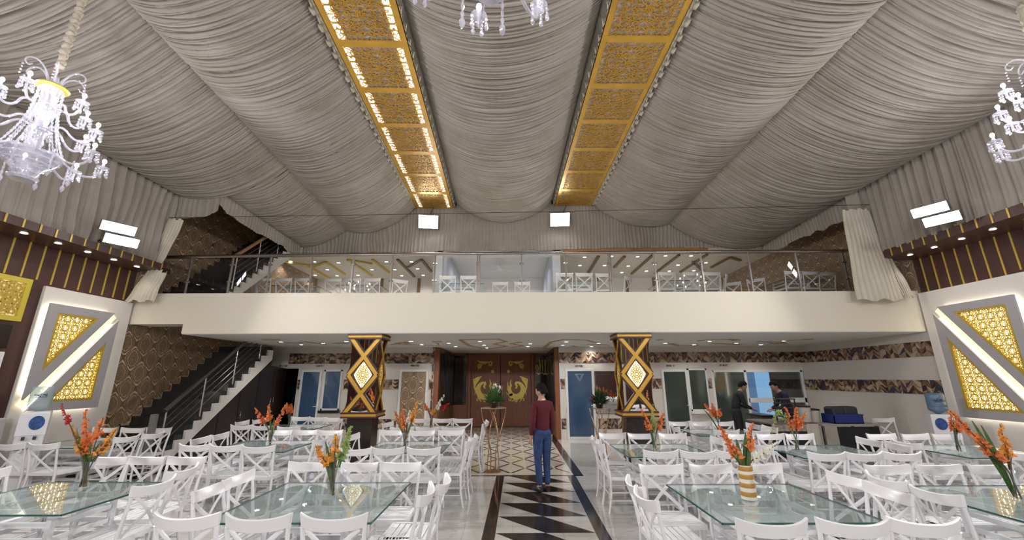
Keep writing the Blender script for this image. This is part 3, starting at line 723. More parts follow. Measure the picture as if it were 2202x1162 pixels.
for a, b in zip([XL + .1] + xs, xs + [XR - .05]):
    MB().box(a + .035, b - .035, yr - .004, yr + .004, ZS + .07, ZS + min(railh(a), railh(b)) - .08).build('glass_panel', RAILG, t)
# ================================================================ PILLARS
GLOWD = emit('diamond_backlight', (1.0, .90, .60), 1.15)
def pillar(name_side, x0, x1, yb_, side_vis, label):
    t = thing('pillar', label, 'pillar', (0, 0, 0)); t['kind'] = 'thing'
    y0, y1, z0, z1 = 8.87, 9.42, 1.10, 2.64
    # black marble foot
    MB().box(x0 + .06, x1 - .06, y0 + .06, y1 - .06, 0, 1.05).build('marble_base', BLACKM, t, bevel=.005)
    MB().box(x0 + .03, x1 - .03, y0 + .03, y1 - .03, 1.05, 2.75).build('mirror_cladding', MIRROR, t)
    for nm, za, zb in (('lower_moulding', z0 - .10, z0 + .02), ('upper_moulding', z1 - .02, z1 + .09)):
        h = zb - za; mm = MB(); e = .05
        mm.box(x0 - e, x1 + e, y0 - e, y1 + e, za, za + h * .3); mm.box(x0 - e, x1 + e, y0 - e, y1 + e, zb - h * .3, zb)
        ob = mm.build(nm, BROWNEDGE, t, bevel=.004)
        MB().box(x0 - e * .8, x1 + e * .8, y0 - e * .8, y1 + e * .8, za + h * .3, zb - h * .3).build('gold_band', GOLD, ob)
    faces = [('f', x0, x1, lambda d: (lambda a, z: (a, y0 + .03 - d, z))), ('l', y0, y1, lambda d: (lambda a, z: (x0 + .03 - d, a, z))), ('r', y0, y1, lambda d: (lambda a, z: (x1 - .03 + d, a, z)))]
    for nm, a0, a1, P in faces:
        mid = (a0 + a1) / 2; H = z1 - z0; zm = (z0 + z1) / 2; hz = H * .25; w = .075 if nm == 'f' else .05
        a0_, a1_ = a0 + .02, a1 - .02
        segs = [((a0_, z1), (mid, z1 - hz)), ((a1_, z1), (mid, z1 - hz)), ((mid, z1 - hz), (a0_, zm)), ((mid, z1 - hz), (a1_, zm)), ((a0_, zm), (mid, z0 + hz)), ((a1_, zm), (mid, z0 + hz)), ((mid, z0 + hz), (a0_, z0)), ((mid, z0 + hz), (a1_, z0))]
        e1 = MB(); g1 = MB()
        for a, b in segs:
            e1.stroke([a, b], w * 1.7, P(.0), P(.028)); g1.stroke([a, b], w, P(.028), P(.042))
        eb = e1.build('lattice_edging', BROWNEDGE, t); g1.build('gold_lattice', GOLD, eb)
        dq = .64; hw = (a1_ - a0_) / 2 * dq; hh = (H / 2 - hz) * dq / 1 * 1.0
        hh = hz * .84
        dia = [(mid, zm + hh), (mid + hw, zm), (mid, zm - hh), (mid - hw, zm)]
        MB().prism(dia, P(.004), P(.008)).build('diamond_light', GLOWD, eb)
        ins = lambda q: abs(q[0] - mid) / hw + abs(q[1] - zm) / hh < 1
        # star shaped lattice over the diamond
        mm = MB()
        for r in (.035, .075, .12, .17, .22, .28):
            for k in range(24):
                a = 2 * PI * k / 24; b = 2 * PI * (k + 1) / 24; rr = r * (1 + .18 * ((k % 2) * 2 - 1)); rb = r * (1 + .18 * (((k + 1) % 2) * 2 - 1))
                p1 = (mid + rr * math.cos(a), zm + rr * math.sin(a)); p2 = (mid + rb * math.cos(b), zm + rb * math.sin(b))
                if ins(p1) and ins(p2): mm.stroke([p1, p2], .013, P(.012), P(.018))
        for k in range(12):
            a = 2 * PI * k / 12
            for r in np.arange(.03, .3, .03):
                p1 = (mid + r * math.cos(a), zm + r * math.sin(a)); p2 = (mid + (r + .03) * math.cos(a), zm + (r + .03) * math.sin(a))
                if ins(p2): mm.stroke([p1, p2], .011, P(.012), P(.018))
        mm.build('star_lattice', GOLDY, eb)
pillar('left', -3.50, -2.86, 0, 1, 'mirror-clad pillar with gold diamonds, left one under the balcony')
pillar('right', 2.31, 2.97, 0, -1, 'mirror-clad pillar with gold diamonds, right one under the balcony')
# ================================================================ DRAPES
rng = np.random.default_rng(7)
def noise1(x, seed, f):
    r = np.random.default_rng(seed); t = r.random(4096); q = (np.asarray(x) + 50) * f; i = np.floor(q).astype(int); u = q - i; u = u * u * (3 - 2 * u)
    return t[i % 4096] * (1 - u) + t[(i + 1) % 4096] * u
def pleat(y, seed, f):
    ph = y * f * 2 * PI + 5.0 * noise1(y, seed, f * .45); s = np.abs(np.sin(ph / 2)) ** .55
    return s
def swag(name, label, y0, y1, el, er, sag, seed, group='ceiling swags'):
    # el / er: (x_near, z_near at y=4.4, x_far, z_far at y=12.5)
    ny = int((y1 - y0) / .0082); nx = 34
    ys = np.linspace(y0, y1, ny); us = np.linspace(0, 1, nx); Y, U = np.meshgrid(ys, us, indexing='ij')
    f = (Y - 4.4) / 8.1
    xl = el[0] + (el[2] - el[0]) * f; zl_ = el[1] + (el[3] - el[1]) * f; xr = er[0] + (er[2] - er[0]) * f; zr = er[1] + (er[3] - er[1]) * f
    sg = sag[0] + (sag[1] - sag[0]) * f
    X = xl + (xr - xl) * U; bow = 1 - (2 * U - 1) ** 2
    Z = zl_ + (zr - zl_) * U - sg * bow ** .9
    drift = .05 * np.sin(U * 4 + seed) + .035 * (noise1(Y * .5 + U * 1.5, seed + 9, 1.0) - .5) * bow
    Ye = Y + drift
    amp = .45 + .55 * np.clip(bow * 1.3, 0, 1)
    lv = noise1(Ye, seed + 3, .9); l2 = noise1(Ye, seed + 6, 1.7)
    def creases(f, sd_, p_):
        ph = Ye * f * PI + 4.0 * noise1(Ye, sd_, f * .4) + .35 * np.sin(U * 6 + sd_ + Ye * 2); k_ = np.floor(ph / PI)
        st = noise1(k_ * 3.17 + U * 1.6, sd_ + 1, 1.0); return (1 - np.abs(np.sin(ph))) ** p_ * np.clip(st * 1.5 - .1, 0, 1)
    h = .022 * (pleat(Ye, seed, 3.2) - .6) * (.2 + lv) * amp + .018 * (pleat(Ye, seed + 1, 8.0) - .6) * (.35 + .9 * l2) + .006 * (pleat(Ye, seed + 2, 19.0) - .6)
    h -= .085 * creases(4.5, seed + 20, 5) * amp + .060 * creases(9, seed + 30, 3.2) + .046 * creases(19, seed + 40, 2.2)
    h *= .30 + .70 * np.clip(bow * 7, 0, 1)
    Z = Z - h
    P = np.stack([X, Y, Z], -1)
    o = grid_mesh(name, P, FAB); tag(o, label, 'ceiling drape', group); return o
Y0, Y1 = -4.9, 12.5
swag('ceiling_swag', 'sagging grey-beige ceiling cloth between the two gold grille strips', Y0, Y1, (-1.75, 7.55, -1.85, 7.45), (1.45, 7.6, 1.33, 7.48), (.80, .72), 11)
swag('ceiling_swag', 'sagging pleated ceiling cloth just left of the gold grilles', Y0, Y1, (-5.2, 6.74, -5.43, 6.51), (-3.0, 7.40, -3.2, 7.28), (.42, .40), 23)
swag('ceiling_swag', 'sagging pleated ceiling cloth just right of the gold grilles', Y0, Y1, (2.82, 7.5, 2.72, 7.38), (5.25, 6.87, 5.19, 6.70), (.42, .40), 37)
swag('ceiling_swag', 'outermost sagging ceiling cloth over the right wall', Y0, Y1, (5.25, 6.87, 5.19, 6.70), (8.22, 6.18, 8.15, 5.94), (.45, .42), 41)
swag('ceiling_swag', 'outermost sagging ceiling cloth over the left wall', Y0, 8.70, (-7.8, 5.98, -7.8, 5.92), (-5.2, 6.74, -5.43, 6.51), (.36, .30), 53)
swag('ceiling_swag', 'short sagging ceiling cloth above the balcony staircase', 8.70, Y1, (-6.75, 6.12, -6.82, 5.94), (-5.2, 6.74, -5.43, 6.51), (.18, .17), 59)
def vdrape(name, label, path, ztop, zbot, seed, m_=None, f=7.0, amp=.035, group=None, cat='drape', wob=.03, parent=None, taper=None):
    # path: list of (x, y); ztop/zbot functions of s in 0..1
    pts = np.array(path, float); d = np.r_[0, np.cumsum(np.hypot(*np.diff(pts, axis=0).T))]; L = d[-1]
    ns = max(24, int(L / .018)); s = np.linspace(0, L, ns); xs_ = np.interp(s, d, pts[:, 0]); ys_ = np.interp(s, d, pts[:, 1])
    tx = np.gradient(xs_, s); ty = np.gradient(ys_, s); q = np.hypot(tx, ty); nx_, ny_ = -ty / q, tx / q
    nz = 22; vs = np.linspace(0, 1, nz); S, V = np.meshgrid(s, vs, indexing='ij')
    sh = .12 * (noise1(S * .9 + V * 1.2, seed + 4, 1.2) - .5)
    off = amp * (pleat(S + sh, seed, f) - .5) * (.5 + .9 * noise1(S, seed + 2, 1.3)) + amp * .35 * (pleat(S + sh * .5, seed + 1, f * 2.6) - .5)
    zt = np.array([ztop(a / L) for a in s])[:, None]; zb = np.array([zbot(a / L) for a in s])[:, None]
    zb = zb + wob * (noise1(S, seed + 7, 4.0) - .5)
    Z = zt + (zb - zt) * V
    P = np.stack([xs_[:, None] + nx_[:, None] * off, ys_[:, None] + ny_[:, None] * off, Z], -1)
    if taper is not None: P = taper(P, S / L, V)
    o = grid_mesh(name, P, m_ or FAB, parent)
    if parent is None: tag(o, label, cat, group)
    return o
lin = lambda a, b: (lambda t: a + (b - a) * t)
vdrape('wall_drape', 'tall grey-beige pleated drape hanging on the left wall', [(-7.78, -4.9), (-7.78, 8.70)], lin(6.2, 5.94), lin(4.24, 4.20), 3, f=5.2, amp=.085, wob=.05)
vdrape('wall_drape', 'tall grey-beige pleated drape hanging on the right wall', [(8.24, -4.9), (8.24, 8.66)], lin(6.42, 6.10), lin(4.50, 4.46), 5, f=5.2, amp=.085, wob=.05)
vdrape('wall_drape', 'loose end of the right drape hanging behind the gathered curtain', [(8.24, 8.66), (8.0, 8.95)], lin(6.12, 6.1), lin(4.46, 5.0), 6, f=8, amp=.04)
# scalloped top of the far drape follows the swag ends
def far_top(t):
    x = -6.8 + t * 14.95
    def sg(xa, za, xb, zb, s): u = (x - xa) / (xb - xa); return za + (zb - za) * u - s * (1 - (2 * u - 1) ** 2) ** .9
    if x < -5.43: z = sg(-6.82, 5.94, -5.43, 6.51, .17)
    elif x < -3.2: z = sg(-5.43, 6.51, -3.2, 7.28, .40)
    elif x < -1.85: z = 7.25
    elif x < 1.33: z = sg(-1.85, 7.45, 1.33, 7.48, .72)
    elif x < 2.72: z = 7.3
    elif x < 5.19: z = sg(2.72, 7.38, 5.19, 6.70, .40)
    else: z = sg(5.19, 6.70, 8.15, 5.94, .42)
    return z + .12
def far_bot(t):
    x = -6.8 + t * 14.95; return 5.70 + .015 * (x + 6.8) if x < 6 else 5.9 - .1 * (x - 6)
vdrape('backdrop_drape', 'wide pleated drape closing the far end above the balcony', [(-6.8, 12.52), (8.15, 12.52)], far_top, far_bot, 17, f=9.0, amp=.055, wob=.05)
vdrape('valance', 'pleated valance running above the balcony staircase', [(-6.80, 8.72), (-6.84, 12.5)], lin(6.14, 5.98), lambda t: 5.62 + .12 * (t < .08) * (1 - t / .08) - .02 * t, 19, f=8, amp=.04, wob=.10)
vdrape('valance', 'short pleated valance across the left corner of the balcony', [(-7.78, 8.70), (-7.3, 8.71), (-6.80, 8.70)], lin(5.98, 6.14), lambda t: 5.36 + .05 * t + .14 * max(0, t - .7) / .3, 21, f=7, amp=.035, wob=.03)
vdrape('valance', 'pleated valance running along the right edge above the balcony', [(8.16, 8.70), (8.14, 12.5)], lin(6.12, 5.98), lin(5.50, 5.60), 29, f=8, amp=.04, wob=.10)
# gathered curtains at both ends of the balcony
def gathered(label, top, w0, w1, x1, ztop, zbot, y, seed, kink=0):
    n_ = 90; vs = np.linspace(0, 1, 40); th = np.linspace(-1, 1, n_); T, V = np.meshgrid(th, vs, indexing='ij')
    W = w0 + (w1 - w0) * V ** .8 + kink * np.sin(PI * V); cx = top + (x1 - top) * V
    ph = T * 9 * PI / 2 + seed
    X = cx + T * W / 2 + .012 * np.cos(ph * 2.1); Yp = y - .06 * np.cos(T * PI / 2) - .045 * (np.abs(np.sin(ph)) ** .6) * (.5 + .5 * V) - .01 * np.sin(V * 9 + T * 3)
    Z = ztop + (zbot - ztop) * V + .03 * np.sin(T * 7 + seed) * V ** 6 + .02 * np.sin(T * 11) * (1 - V) ** 4
    o = grid_mesh('gathered_curtain', np.stack([X, Yp, Z], -1), FABL); tag(o, label, 'curtain', 'gathered balcony curtains'); return o
gathered('cream gathered curtain tied at the right end of the balcony railing', 7.86, .58, 1.0, 7.92, 5.48, 3.38, 8.62, 1.0)
gathered('narrow cream gathered curtain at the left end above the soffit', -7.68, .42, .30, -7.92, 5.30, 4.20, 8.64, 2.2, kink=.08)
gathered('short cream curtain end hanging below the left soffit', -7.82, .42, .62, -8.05, 4.12, 3.42, 8.66, 3.1)
gathered('second cream curtain fold at the far right of the railing', 8.35, .18, .42, 8.52, 4.36, 3.46, 8.68, 4.0)
tag(MB().tube([(-7.9, 8.62, 5.36), (-4, 8.62, 5.40), (0, 8.62, 5.46), (4, 8.62, 5.53), (8.3, 8.62, 5.62)], .006, 6).build('curtain_wire', DARKW), 'thin dark wire stretched across the hall above the balcony', 'wire')
tag(MB().box(-7.76, -7.62, 8.60, 8.74, 4.06, 4.16).build('wire_bracket', DARKW), 'small dark bracket at the end of the left soffit', 'bracket')
# ================================================================ GOLD GRILLE STRIPS IN THE CEILING
def scroll(cx, cz, r, turns, a0, sgn, n_=22):
    return [(cx + r * (1 - .86 * t) * math.cos(a0 + sgn * turns * 2 * PI * t), cz + r * (1 - .86 * t) * math.sin(a0 + sgn * turns * 2 * PI * t)) for t in np.linspace(0, 1, n_)]
def grille_mesh(W, L):
    mm = MB(); F0 = lambda x, y: (x, y, 0); F1 = lambda x, y: (x, y, .012); w = .0135; hx, hy = W / 2 - .085, L / 2 - .07
    ringprism(mm, [(-W / 2, -L / 2), (W / 2, -L / 2), (W / 2, L / 2), (-W / 2, L / 2)], [(-hx, -hy), (hx, -hy), (hx, hy), (-hx, hy)], F0, F1)
    curves = []
    for (a, b, r, tn, a0, sg) in ((.85, .82, .13, 1.4, 4.2, 1), (.85, .50, .11, 1.3, 1.2, -1), (.55, .84, .11, 1.3, .3, 1), (.58, .52, .13, 1.5, 3.9, -1), (.25, .84, .11, 1.3, 2.8, -1),
                                  (.28, .55, .12, 1.4, 5.2, 1), (.84, .18, .11, 1.3, 4.6, 1), (.55, .2, .12, 1.4, .8, -1), (.24, .22, .12, 1.6, 2.4, 1), (.42, .36, .07, 1.2, 1.0, 1), (.70, .34, .07, 1.2, 4.0, -1), (.42, .70, .07, 1.2, 5.0, 1), (.72, .68, .07, 1.2, 2.0, -1), (.12, .38, .07, 1.2, 0, 1), (.12, .70, .07, 1.2, 3, -1), (.36, .08, .06, 1.2, 3, -1), (.70, .06, .06, 1.2, 3, 1)):
        curves.append(scroll(a * hx, b * hy, r * 1.12, tn, a0, sg, 18))
    for p, q in (((0, 0), (.24, .22)), ((.24, .22), (.58, .52)), ((.58, .52), (.98, .98)), ((0, .3), (.28, .55)), ((.3, 0), (.55, .2)), ((.55, .2), (1, .3)), ((.28, .55), (.25, 1)), ((.85, .5), (1, .6)), ((.55, .84), (.6, 1)), ((0, .62), (.25, .84)), ((.62, 0), (.84, .18))):
        (ax_, az), (bx_, bz) = p, q; mx, mz = (ax_ + bx_) / 2 - (bz - az) * .18, (az + bz) / 2 + (bx_ - ax_) * .18
        curves.append([((1 - t) ** 2 * ax_ * hx + 2 * t * (1 - t) * mx * hx + t * t * bx_ * hx, (1 - t) ** 2 * az * hy + 2 * t * (1 - t) * mz * hy + t * t * bz * hy) for t in np.linspace(0, 1, 7)])
    for sx in (1, -1):
        for sy in (1, -1):
            for cv in curves:
                P = [(sx * min(max(x, 0), hx), sy * min(max(y, 0), hy)) for x, y in cv]
                if sx * sy < 0: P = P[::-1]
                n_ = len(P); mm.stroke(P, [w * (1.0 - .35 * i / n_) for i in range(n_)], F0, F1)
    for k in range(12):
        a = 2 * PI * k / 12; mm.stroke([(.03 * math.cos(a), .03 * math.sin(a)), (.09 * math.cos(a + .2), .09 * math.sin(a + .2))], .016, F0, F1)
    return mm
GRPROTO = grille_mesh(1.2, 1.145).build('grille_panel', GOLD); GRME = GRPROTO.data; bpy.data.objects.remove(GRPROTO)
BACKD = mat('taupe_cloth_backing', (.62, .54, .52), .6); RIB = emit('strip_light_behind_grille', (1.0, .98, .95), 1.6)
def strip(side, xn, xf, z, y_end, label, lit):
    t = thing('ceiling_grille_strip', label, 'ceiling grille', (0, 0, 0), group='gold grille strips')
    X = lambda y: xn + (xf - xn) * (y - 4.85) / (12.5 - 4.85)
    sl = math.atan((xf - xn) / 7.65)
    nP = 12
    for k in range(nP):
        y = y_end - .5725 - 1.145 * k
        g = bpy.data.objects.new('grille_panel', GRME); C.objects.link(g); g.parent = t; g.location = (X(y), y, z); g.rotation_euler = (0, 0, -sl)
    ya, yb = y_end - 1.145 * nP, y_end
    def par(mm, x0, x1, z0, z1): mm.prism([(x0, ya), (x1, ya), (x1, yb), (x0, yb)], lambda x, y: (x + X(y), y, z0), lambda x, y: (x + X(y), y, z1)); return mm
    par(MB(), -.6, .6, z + .030, z + .034).build('cloth_backing', BACKD, t)
    if lit:
        for x0, x1 in ((-.54, -.40), (.40, .54)): par(MB(), x0, x1, z + .024, z + .029).build('light_tube', RIB, t)
    m = MB(); par(m, -.61, -.60, z, z + .12); par(m, .60, .61, z, z + .12); m.build('gold_edge', GOLD, t)
    # pleated cloth cheeks between board and swags
    for s_ in (-1, 1):
        ny = 700; ys = np.linspace(ya, yb, ny); vs = np.linspace(0, 1, 8); Yg, V = np.meshgrid(ys, vs, indexing='ij')
        off = .02 * (pleat(Yg + .05 * V, 91 + s_, 9.0) - .5)
        ins = .02 if s_ * (1 if side == 'left' else -1) > 0 else .02
        Xg = X(Yg) + s_ * (.62 + ins + off + .06 * V); Zg = z - .03 + V * .38
        grid_mesh('pleated_cheek', np.stack([Xg, Yg, Zg], -1), FAB, t)
        # ruffle hanging at the edge
        ny = 1500; ys = np.linspace(ya, yb, ny); vs = np.linspace(0, 1, 5); Yg, V = np.meshgrid(ys, vs, indexing='ij')
        outer = (s_ < 0) if side == 'left' else (s_ > 0); wv = .11 if outer else .06
        ph = Yg * 2 * PI / (.145) + 2.0 * noise1(Yg, 77, 2.0)
        Xg = X(Yg) + s_ * (.605 + .02 + (wv * V) * (.75 + .25 * np.sin(ph * .5))) + s_ * .012 * np.sin(ph) * V
        Zg = z + .012 - .035 * V + .030 * np.sin(ph) * V
        grid_mesh('ruffle', np.stack([Xg, Yg + .02 * np.cos(ph) * V, Zg], -1), LACE, t)
strip('left', -2.34, -2.55, 7.26, 12.5, 'gold scrollwork ceiling grille strip with white light shining through, left one', True)
strip('right', 2.15, 2.04, 7.34, 12.5, 'gold scrollwork ceiling grille strip without light behind, right one', False)
# ================================================================ FLOODLIGHTS
def flood(label, loc, aim, power, hang=None, group='floodlights', single=False, s=1.0, spread=2.5):
    t = thing('floodlight', label, 'floodlight', loc, group=group)
    d = Vector(aim) - Vector(loc); q = d.to_track_quat('-Z', 'Y'); t.rotation_euler = q.to_euler()
    w, h = .26 * s, .17 * s
    for k, (ox, oy) in enumerate(((0, 0),) if single else ((-.05 * s, -.11 * s), (.05 * s, .11 * s))):
        if single: h = .34 * s  # panel enlarged to stand in for the bloom around the far lamps
        hb = MB().box(ox - w, ox + w, oy - h * .55, oy + h * .55, 0, .05).build('housing', STEELD, t, bevel=.008)
        MB().box(ox - w * .93, ox + w * .93, oy - h * .5, oy + h * .5, -.006, 0).build('led_panel', LED, hb)
    if hang:
        R = q.to_matrix().inverted(); top = R @ (Vector(hang) - Vector(loc)); MB().tube([(0, 0, .05), top], .012, 6).build('bracket', STEELD, t)
    lamp('AREA', 'flood_lamp', (0, 0, -.05), power, (1, .985, .97), t, .5 * s, sizey=.36 * s, spread=spread)
    return t
flood('white floodlight on the left wall drape just above the soffit', (-7.34, 7.16, 4.42), (0, 2.5, .8), FLOOD, (-7.78, 7.2, 4.3))
flood('white floodlight on the right wall drape just above the soffit', (7.80, 6.95, 4.68), (0, 2.5, .8), FLOOD, (8.22, 7.0, 4.5))
flood('square floodlight hanging below the end of the lit grille strip', (-2.70, 12.25, 6.68), (-1.5, 4, .5), FLOOD * .55, (-2.6, 12.4, 7.25), single=True, s=1.25, spread=1.8)
flood('square floodlight hanging below the end of the unlit grille strip', (1.56, 12.25, 6.74), (1.0, 4, .5), FLOOD * .55, (1.8, 12.4, 7.3), single=True, s=1.25, spread=1.8)
flood('rear floodlight on the left wall behind the viewer', (-7.5, -2.6, 4.5), (1, 8, 3.4), FLOOD_REAR, (-7.75, -2.6, 4.3))
flood('rear floodlight on the right wall behind the viewer', (7.95, -2.6, 4.6), (-1, 8, 3.4), FLOOD_REAR, (8.2, -2.6, 4.5))
flood('rear floodlight high on the end wall, left of the middle', (-2.6, -4.45, 4.15), (-2, 8.8, 3.4), FLOOD_REAR * 1.3, (-2.6, -4.98, 4.2))
flood('rear floodlight high on the end wall, right of the middle', (2.6, -4.45, 4.15), (2, 8.8, 3.4), FLOOD_REAR * 1.3, (2.6, -4.98, 4.2))
# rear wall above the brown panels, seen only in mirrors and reflections
vdrape('wall_drape', 'pleated drape across the top of the end wall behind the viewer', [(-7.7, -4.86), (8.1, -4.86)], lin(6.6, 6.6), lin(4.3, 4.3), 71, f=4.6, amp=.05)
m = MB(); x = -8.2
while x < 8.9: m.box(x - .014, x + .014, YB, YB + .012, 2.6, 4.3); x += .237
struct(m.build('trim_61', GOLDY))
for k, x in enumerate((-5.2, -1.8, 1.8, 5.2)):
    struct(MB().box(x - .9, x + .9, YB, YB + .05, .2, 2.5).build(f'trim_{62 + k}', WHITEP))
# ================================================================ CHANDELIERS
def chandelier(label, loc, ztop):
    t = thing('chandelier', label, 'chandelier', loc, group='crystal chandeliers')
    H = ztop - loc[2]
    # cloth-wrapped chain
    n_ = 60; m = MB(); pts = []; rr = []
    for k in range(n_ + 1):
        z = 1.45 + (H - 1.45) * k / n_; pts.append((.012 * math.sin(k * 1.9), .012 * math.cos(k * 1.3), z)); rr.append(.028 + .010 * abs(math.sin(k * .9)))
    m.tube(pts, rr, 8); m.build('wrapped_chain', LACE, t, True)
    m = MB()
    m.lathe([(.001, 0), (.10, .0), (.11, .03), (.085, .05), (.10, .09), (.115, .12), (.13, .16), (.18, .20), (.22, .25), (.25, .31), (.24, .33), (.08, .34), (.05, .40), (.075, .46), (.06, .52), (.09, .58), (.07, .66), (.05, .72), (.08, .8), (.10, .86), (.07, .94), (.05, 1.0), (.08, 1.08), (.10, 1.16), (.05, 1.2), (.03, 1.3)], seg=20)
    m.build('crystal_column', CRYST, t, True)
    for z_, r in ((.03, .112), (.09, .104), (.15, .13), (.2, .183), (.25, .225), (.3, .25)):
        m = MB(); m.tube([(r * math.cos(2 * PI * k / 56), r * math.sin(2 * PI * k / 56), z_) for k in range(57)], [.008 + .005 * (k % 2) for k in range(57)], 5); m.build('basket_ring', CRYST, t)
    for k in range(14):                       # bead strings from crown to basket
        a = 2 * PI * k / 14; P = []
        for j in range(37):
            q = j / 36; r = .10 + .15 * q - .05 * math.sin(PI * q); P.append((r * math.cos(a), r * math.sin(a), 1.14 - .82 * q))
        MB().tube(P, [.004 + .008 * (j % 2) for j in range(37)], 5).build('bead_string', CRYST, t)
    MB().lathe([(.02, 1.16), (.13, 1.15), (.145, 1.17), (.13, 1.19), (.06, 1.21)], seg=20).build('gold_crown', GOLDY, t, True)
    def soft(P):                              # round a polyline's corners
        for _ in range(2): P = [P[0]] + [tuple(np.array(a) * (1 - f) + np.array(b) * f) for a, b in zip(P[:-1], P[1:]) for f in (.25, .75)] + [P[-1]]
        return P
    m = MB()
    for k in range(6):                        # unlit curled plumes above the crown
        a = 2 * PI * k / 6 + .3; c_, s_ = math.cos(a), math.sin(a)
        P = [(.04, 1.2), (.09, 1.34), (.17, 1.42), (.25, 1.40), (.28, 1.33), (.24, 1.29), (.21, 1.33)]
        P = soft(P); m.tube([(r * c_, r * s_, z_) for r, z_ in P], [.012 - .007 * i / len(P) for i in range(len(P))], 6)
        for j in range(4): m.ball((.28 * c_, .28 * s_, 1.28 - .04 * j), .011, 5, 4)
    m.build('curled_plumes', CRYST, t, True)
    for tier, (r1, zc, n_, a0) in enumerate(((.57, .40, 8, .2), (.46, .74, 6, .5), (.36, 1.0, 5, .1))):
        for k in range(n_):
            a = 2 * PI * k / n_ + a0; c_, s_ = math.cos(a), math.sin(a)
            P = [(.06, zc - .08), (.18, zc - .02), (r1 * .62, zc - .16), (r1 * .85, zc - .17), (r1, zc - .08), (r1, zc)]
            arm = MB().tube([(r * c_, r * s_, z_) for r, z_ in soft(P)], .013, 6).build('arm', CRYST, t, True)
            m = MB(); m.lathe([(.012, -.02), (.03, -.012), (.058, .0), (.062, .008), (.02, .01), (.013, .05), (.012, .06)], (r1 * c_, r1 * s_, zc), 12)
            for j in range(5):
                b = 2 * PI * j / 5
                for q in range(3): m.ball(((r1 * c_) + .055 * math.cos(b), r1 * s_ + .055 * math.sin(b), zc - .025 - .035 * q), .012 if q < 2 else .017, 5, 4, 1.4)
            m.build('candle_cup', CRYST, arm, True)
            MB().ball((r1 * c_, r1 * s_, zc + .09), .020, 8, 6, 1.5).build('bulb', BULB, arm, True)
    for k in range(8):
        a = 2 * PI * k / 8 + .6; r = .34
        MB().tube([(r * math.cos(a), r * math.sin(a), .34 - .03 * q) for q in range(12)], [.004, .012, .005, .013, .005, .013, .005, .014, .006, .022, .018, .003], 6).build('crystal_drop', CRYST, t, True)
    return t
chandelier('glowing crystal chandelier hanging at the left edge of the hall', (-5.33, 4.0, 3.90), 6.45)
chandelier('crystal chandelier at the top of the picture, only its lowest drops showing', (-.12, 1.80, 3.92), 6.8)
chandelier('crystal chandelier cut off at the right edge of the hall', (6.28, 4.0, 4.12), 6.2)
# ================================================================ UPSTAIRS ROOM
ZC = 5.95
struct(bx('ceiling_upstairs', CEILP, XL, XR, 12.62, 17, ZC, ZC + .05))
struct(bx('wall_upstairs', WHITEP, XL, XR, 17, 17.15, ZS, 8.0))
UP = [(831, 563), (885, 563), (849, 580), (898, 578), (864, 593), (910, 592), (800, 580), (1257, 553), (1315, 551), (1371, 552), (1431, 550), (1486, 550), (1247, 571), (1300, 571), (1351, 572), (1408, 568), (1458, 570), (1518, 565),
      (1337, 586), (1390, 583), (1439, 583), (1492, 582), (625, 562), (676, 563), (728, 565), (781, 564), (704, 580), (678, 592), (725, 593), (770, 592)]
for k, (x, y) in enumerate(sorted(UP)):
    p = at_z(x, y, ZC); p.y = min(max(p.y, 12.8), 16.85)
    t = thing('downlight', f'small lit downlight in the upstairs ceiling, {ordn[k]} from the left', 'downlight', p, group='upstairs downlights')
    MB().lathe([(.075, -.002), (.08, -.010), (.06, -.012), (.058, -.002)], seg=12).build('rim', WHITEM, t, True)
    MB().lathe([(.0001, -.006), (.058, -.006), (.058, -.002)], seg=12).build('diffuser', DOT, t)
    if k % 2 == 0: lamp('SPOT', 'downlight_lamp', (0, 0, -.03), DOWN_UP * 2, (1, .95, .88), t, .05, spread=2.4)
BEAMB = wood('brown_ceiling_beam', (.20, .11, .05), .4); BEAMLIT = mat('lit_yellow_ceiling_beam', (.62, .44, .06), .4)  # gold beams on the left have their yellow light painted into the colour
n = 70
for pts, mm_ in (((1287, 550, 1265, 586), BEAMB), ((1343, 550, 1321, 574), BEAMB), ((1404, 547, 1358, 588), BEAMB), ((1460, 547, 1408, 587), BEAMB), ((1520, 546, 1463, 584), BEAMB), ((1569, 552, 1529, 574), BEAMB), ((1490, 562, 1512, 582), BEAMB), ((1569, 552, 1592, 559), BEAMB),
                 ((855, 557, 891, 594), BEAMB), ((907, 557, 927, 583), BEAMB), ((907, 557, 878, 573), BEAMB), ((801, 557, 837, 585), BEAMLIT), ((748, 557, 800, 592), BEAMLIT), ((663, 570, 710, 598), BEAMLIT), ((701, 562, 742, 589), BEAMLIT), ((701, 562, 672, 573), BEAMLIT), ((596, 560, 676, 570), BEAMLIT), ((748, 557, 800, 566), BEAMLIT)):
    a = at_z(pts[0], pts[1], ZC); b = at_z(pts[2], pts[3], ZC)
    a.y = max(a.y, 12.7); b.y = min(b.y, 16.95)
    struct(MB().bar((a.x, a.y, ZC - .03), (b.x, b.y, ZC - .03), .09, .06).build(f'trim_{n}', mm_)); n += 1
m = MB()
for x in (3.65, 4.95, 1.95, -4.0, -5.6, -3.1, 6.1): m.box(x - .06, x + .06, 16.93, 17, ZS, ZC)
struct(m.build(f'trim_{n}', BEAMB)); n += 1
m = MB(); m.box(-5.6, -2.5, 12.60, 12.68, 5.66, 5.78); m.box(1.7, 6.4, 12.60, 12.68, 5.76, 5.90); struct(m.build(f'trim_{n}', wood('orange_brown_cornice', (.40, .20, .07), .4, axis=0))); n += 1
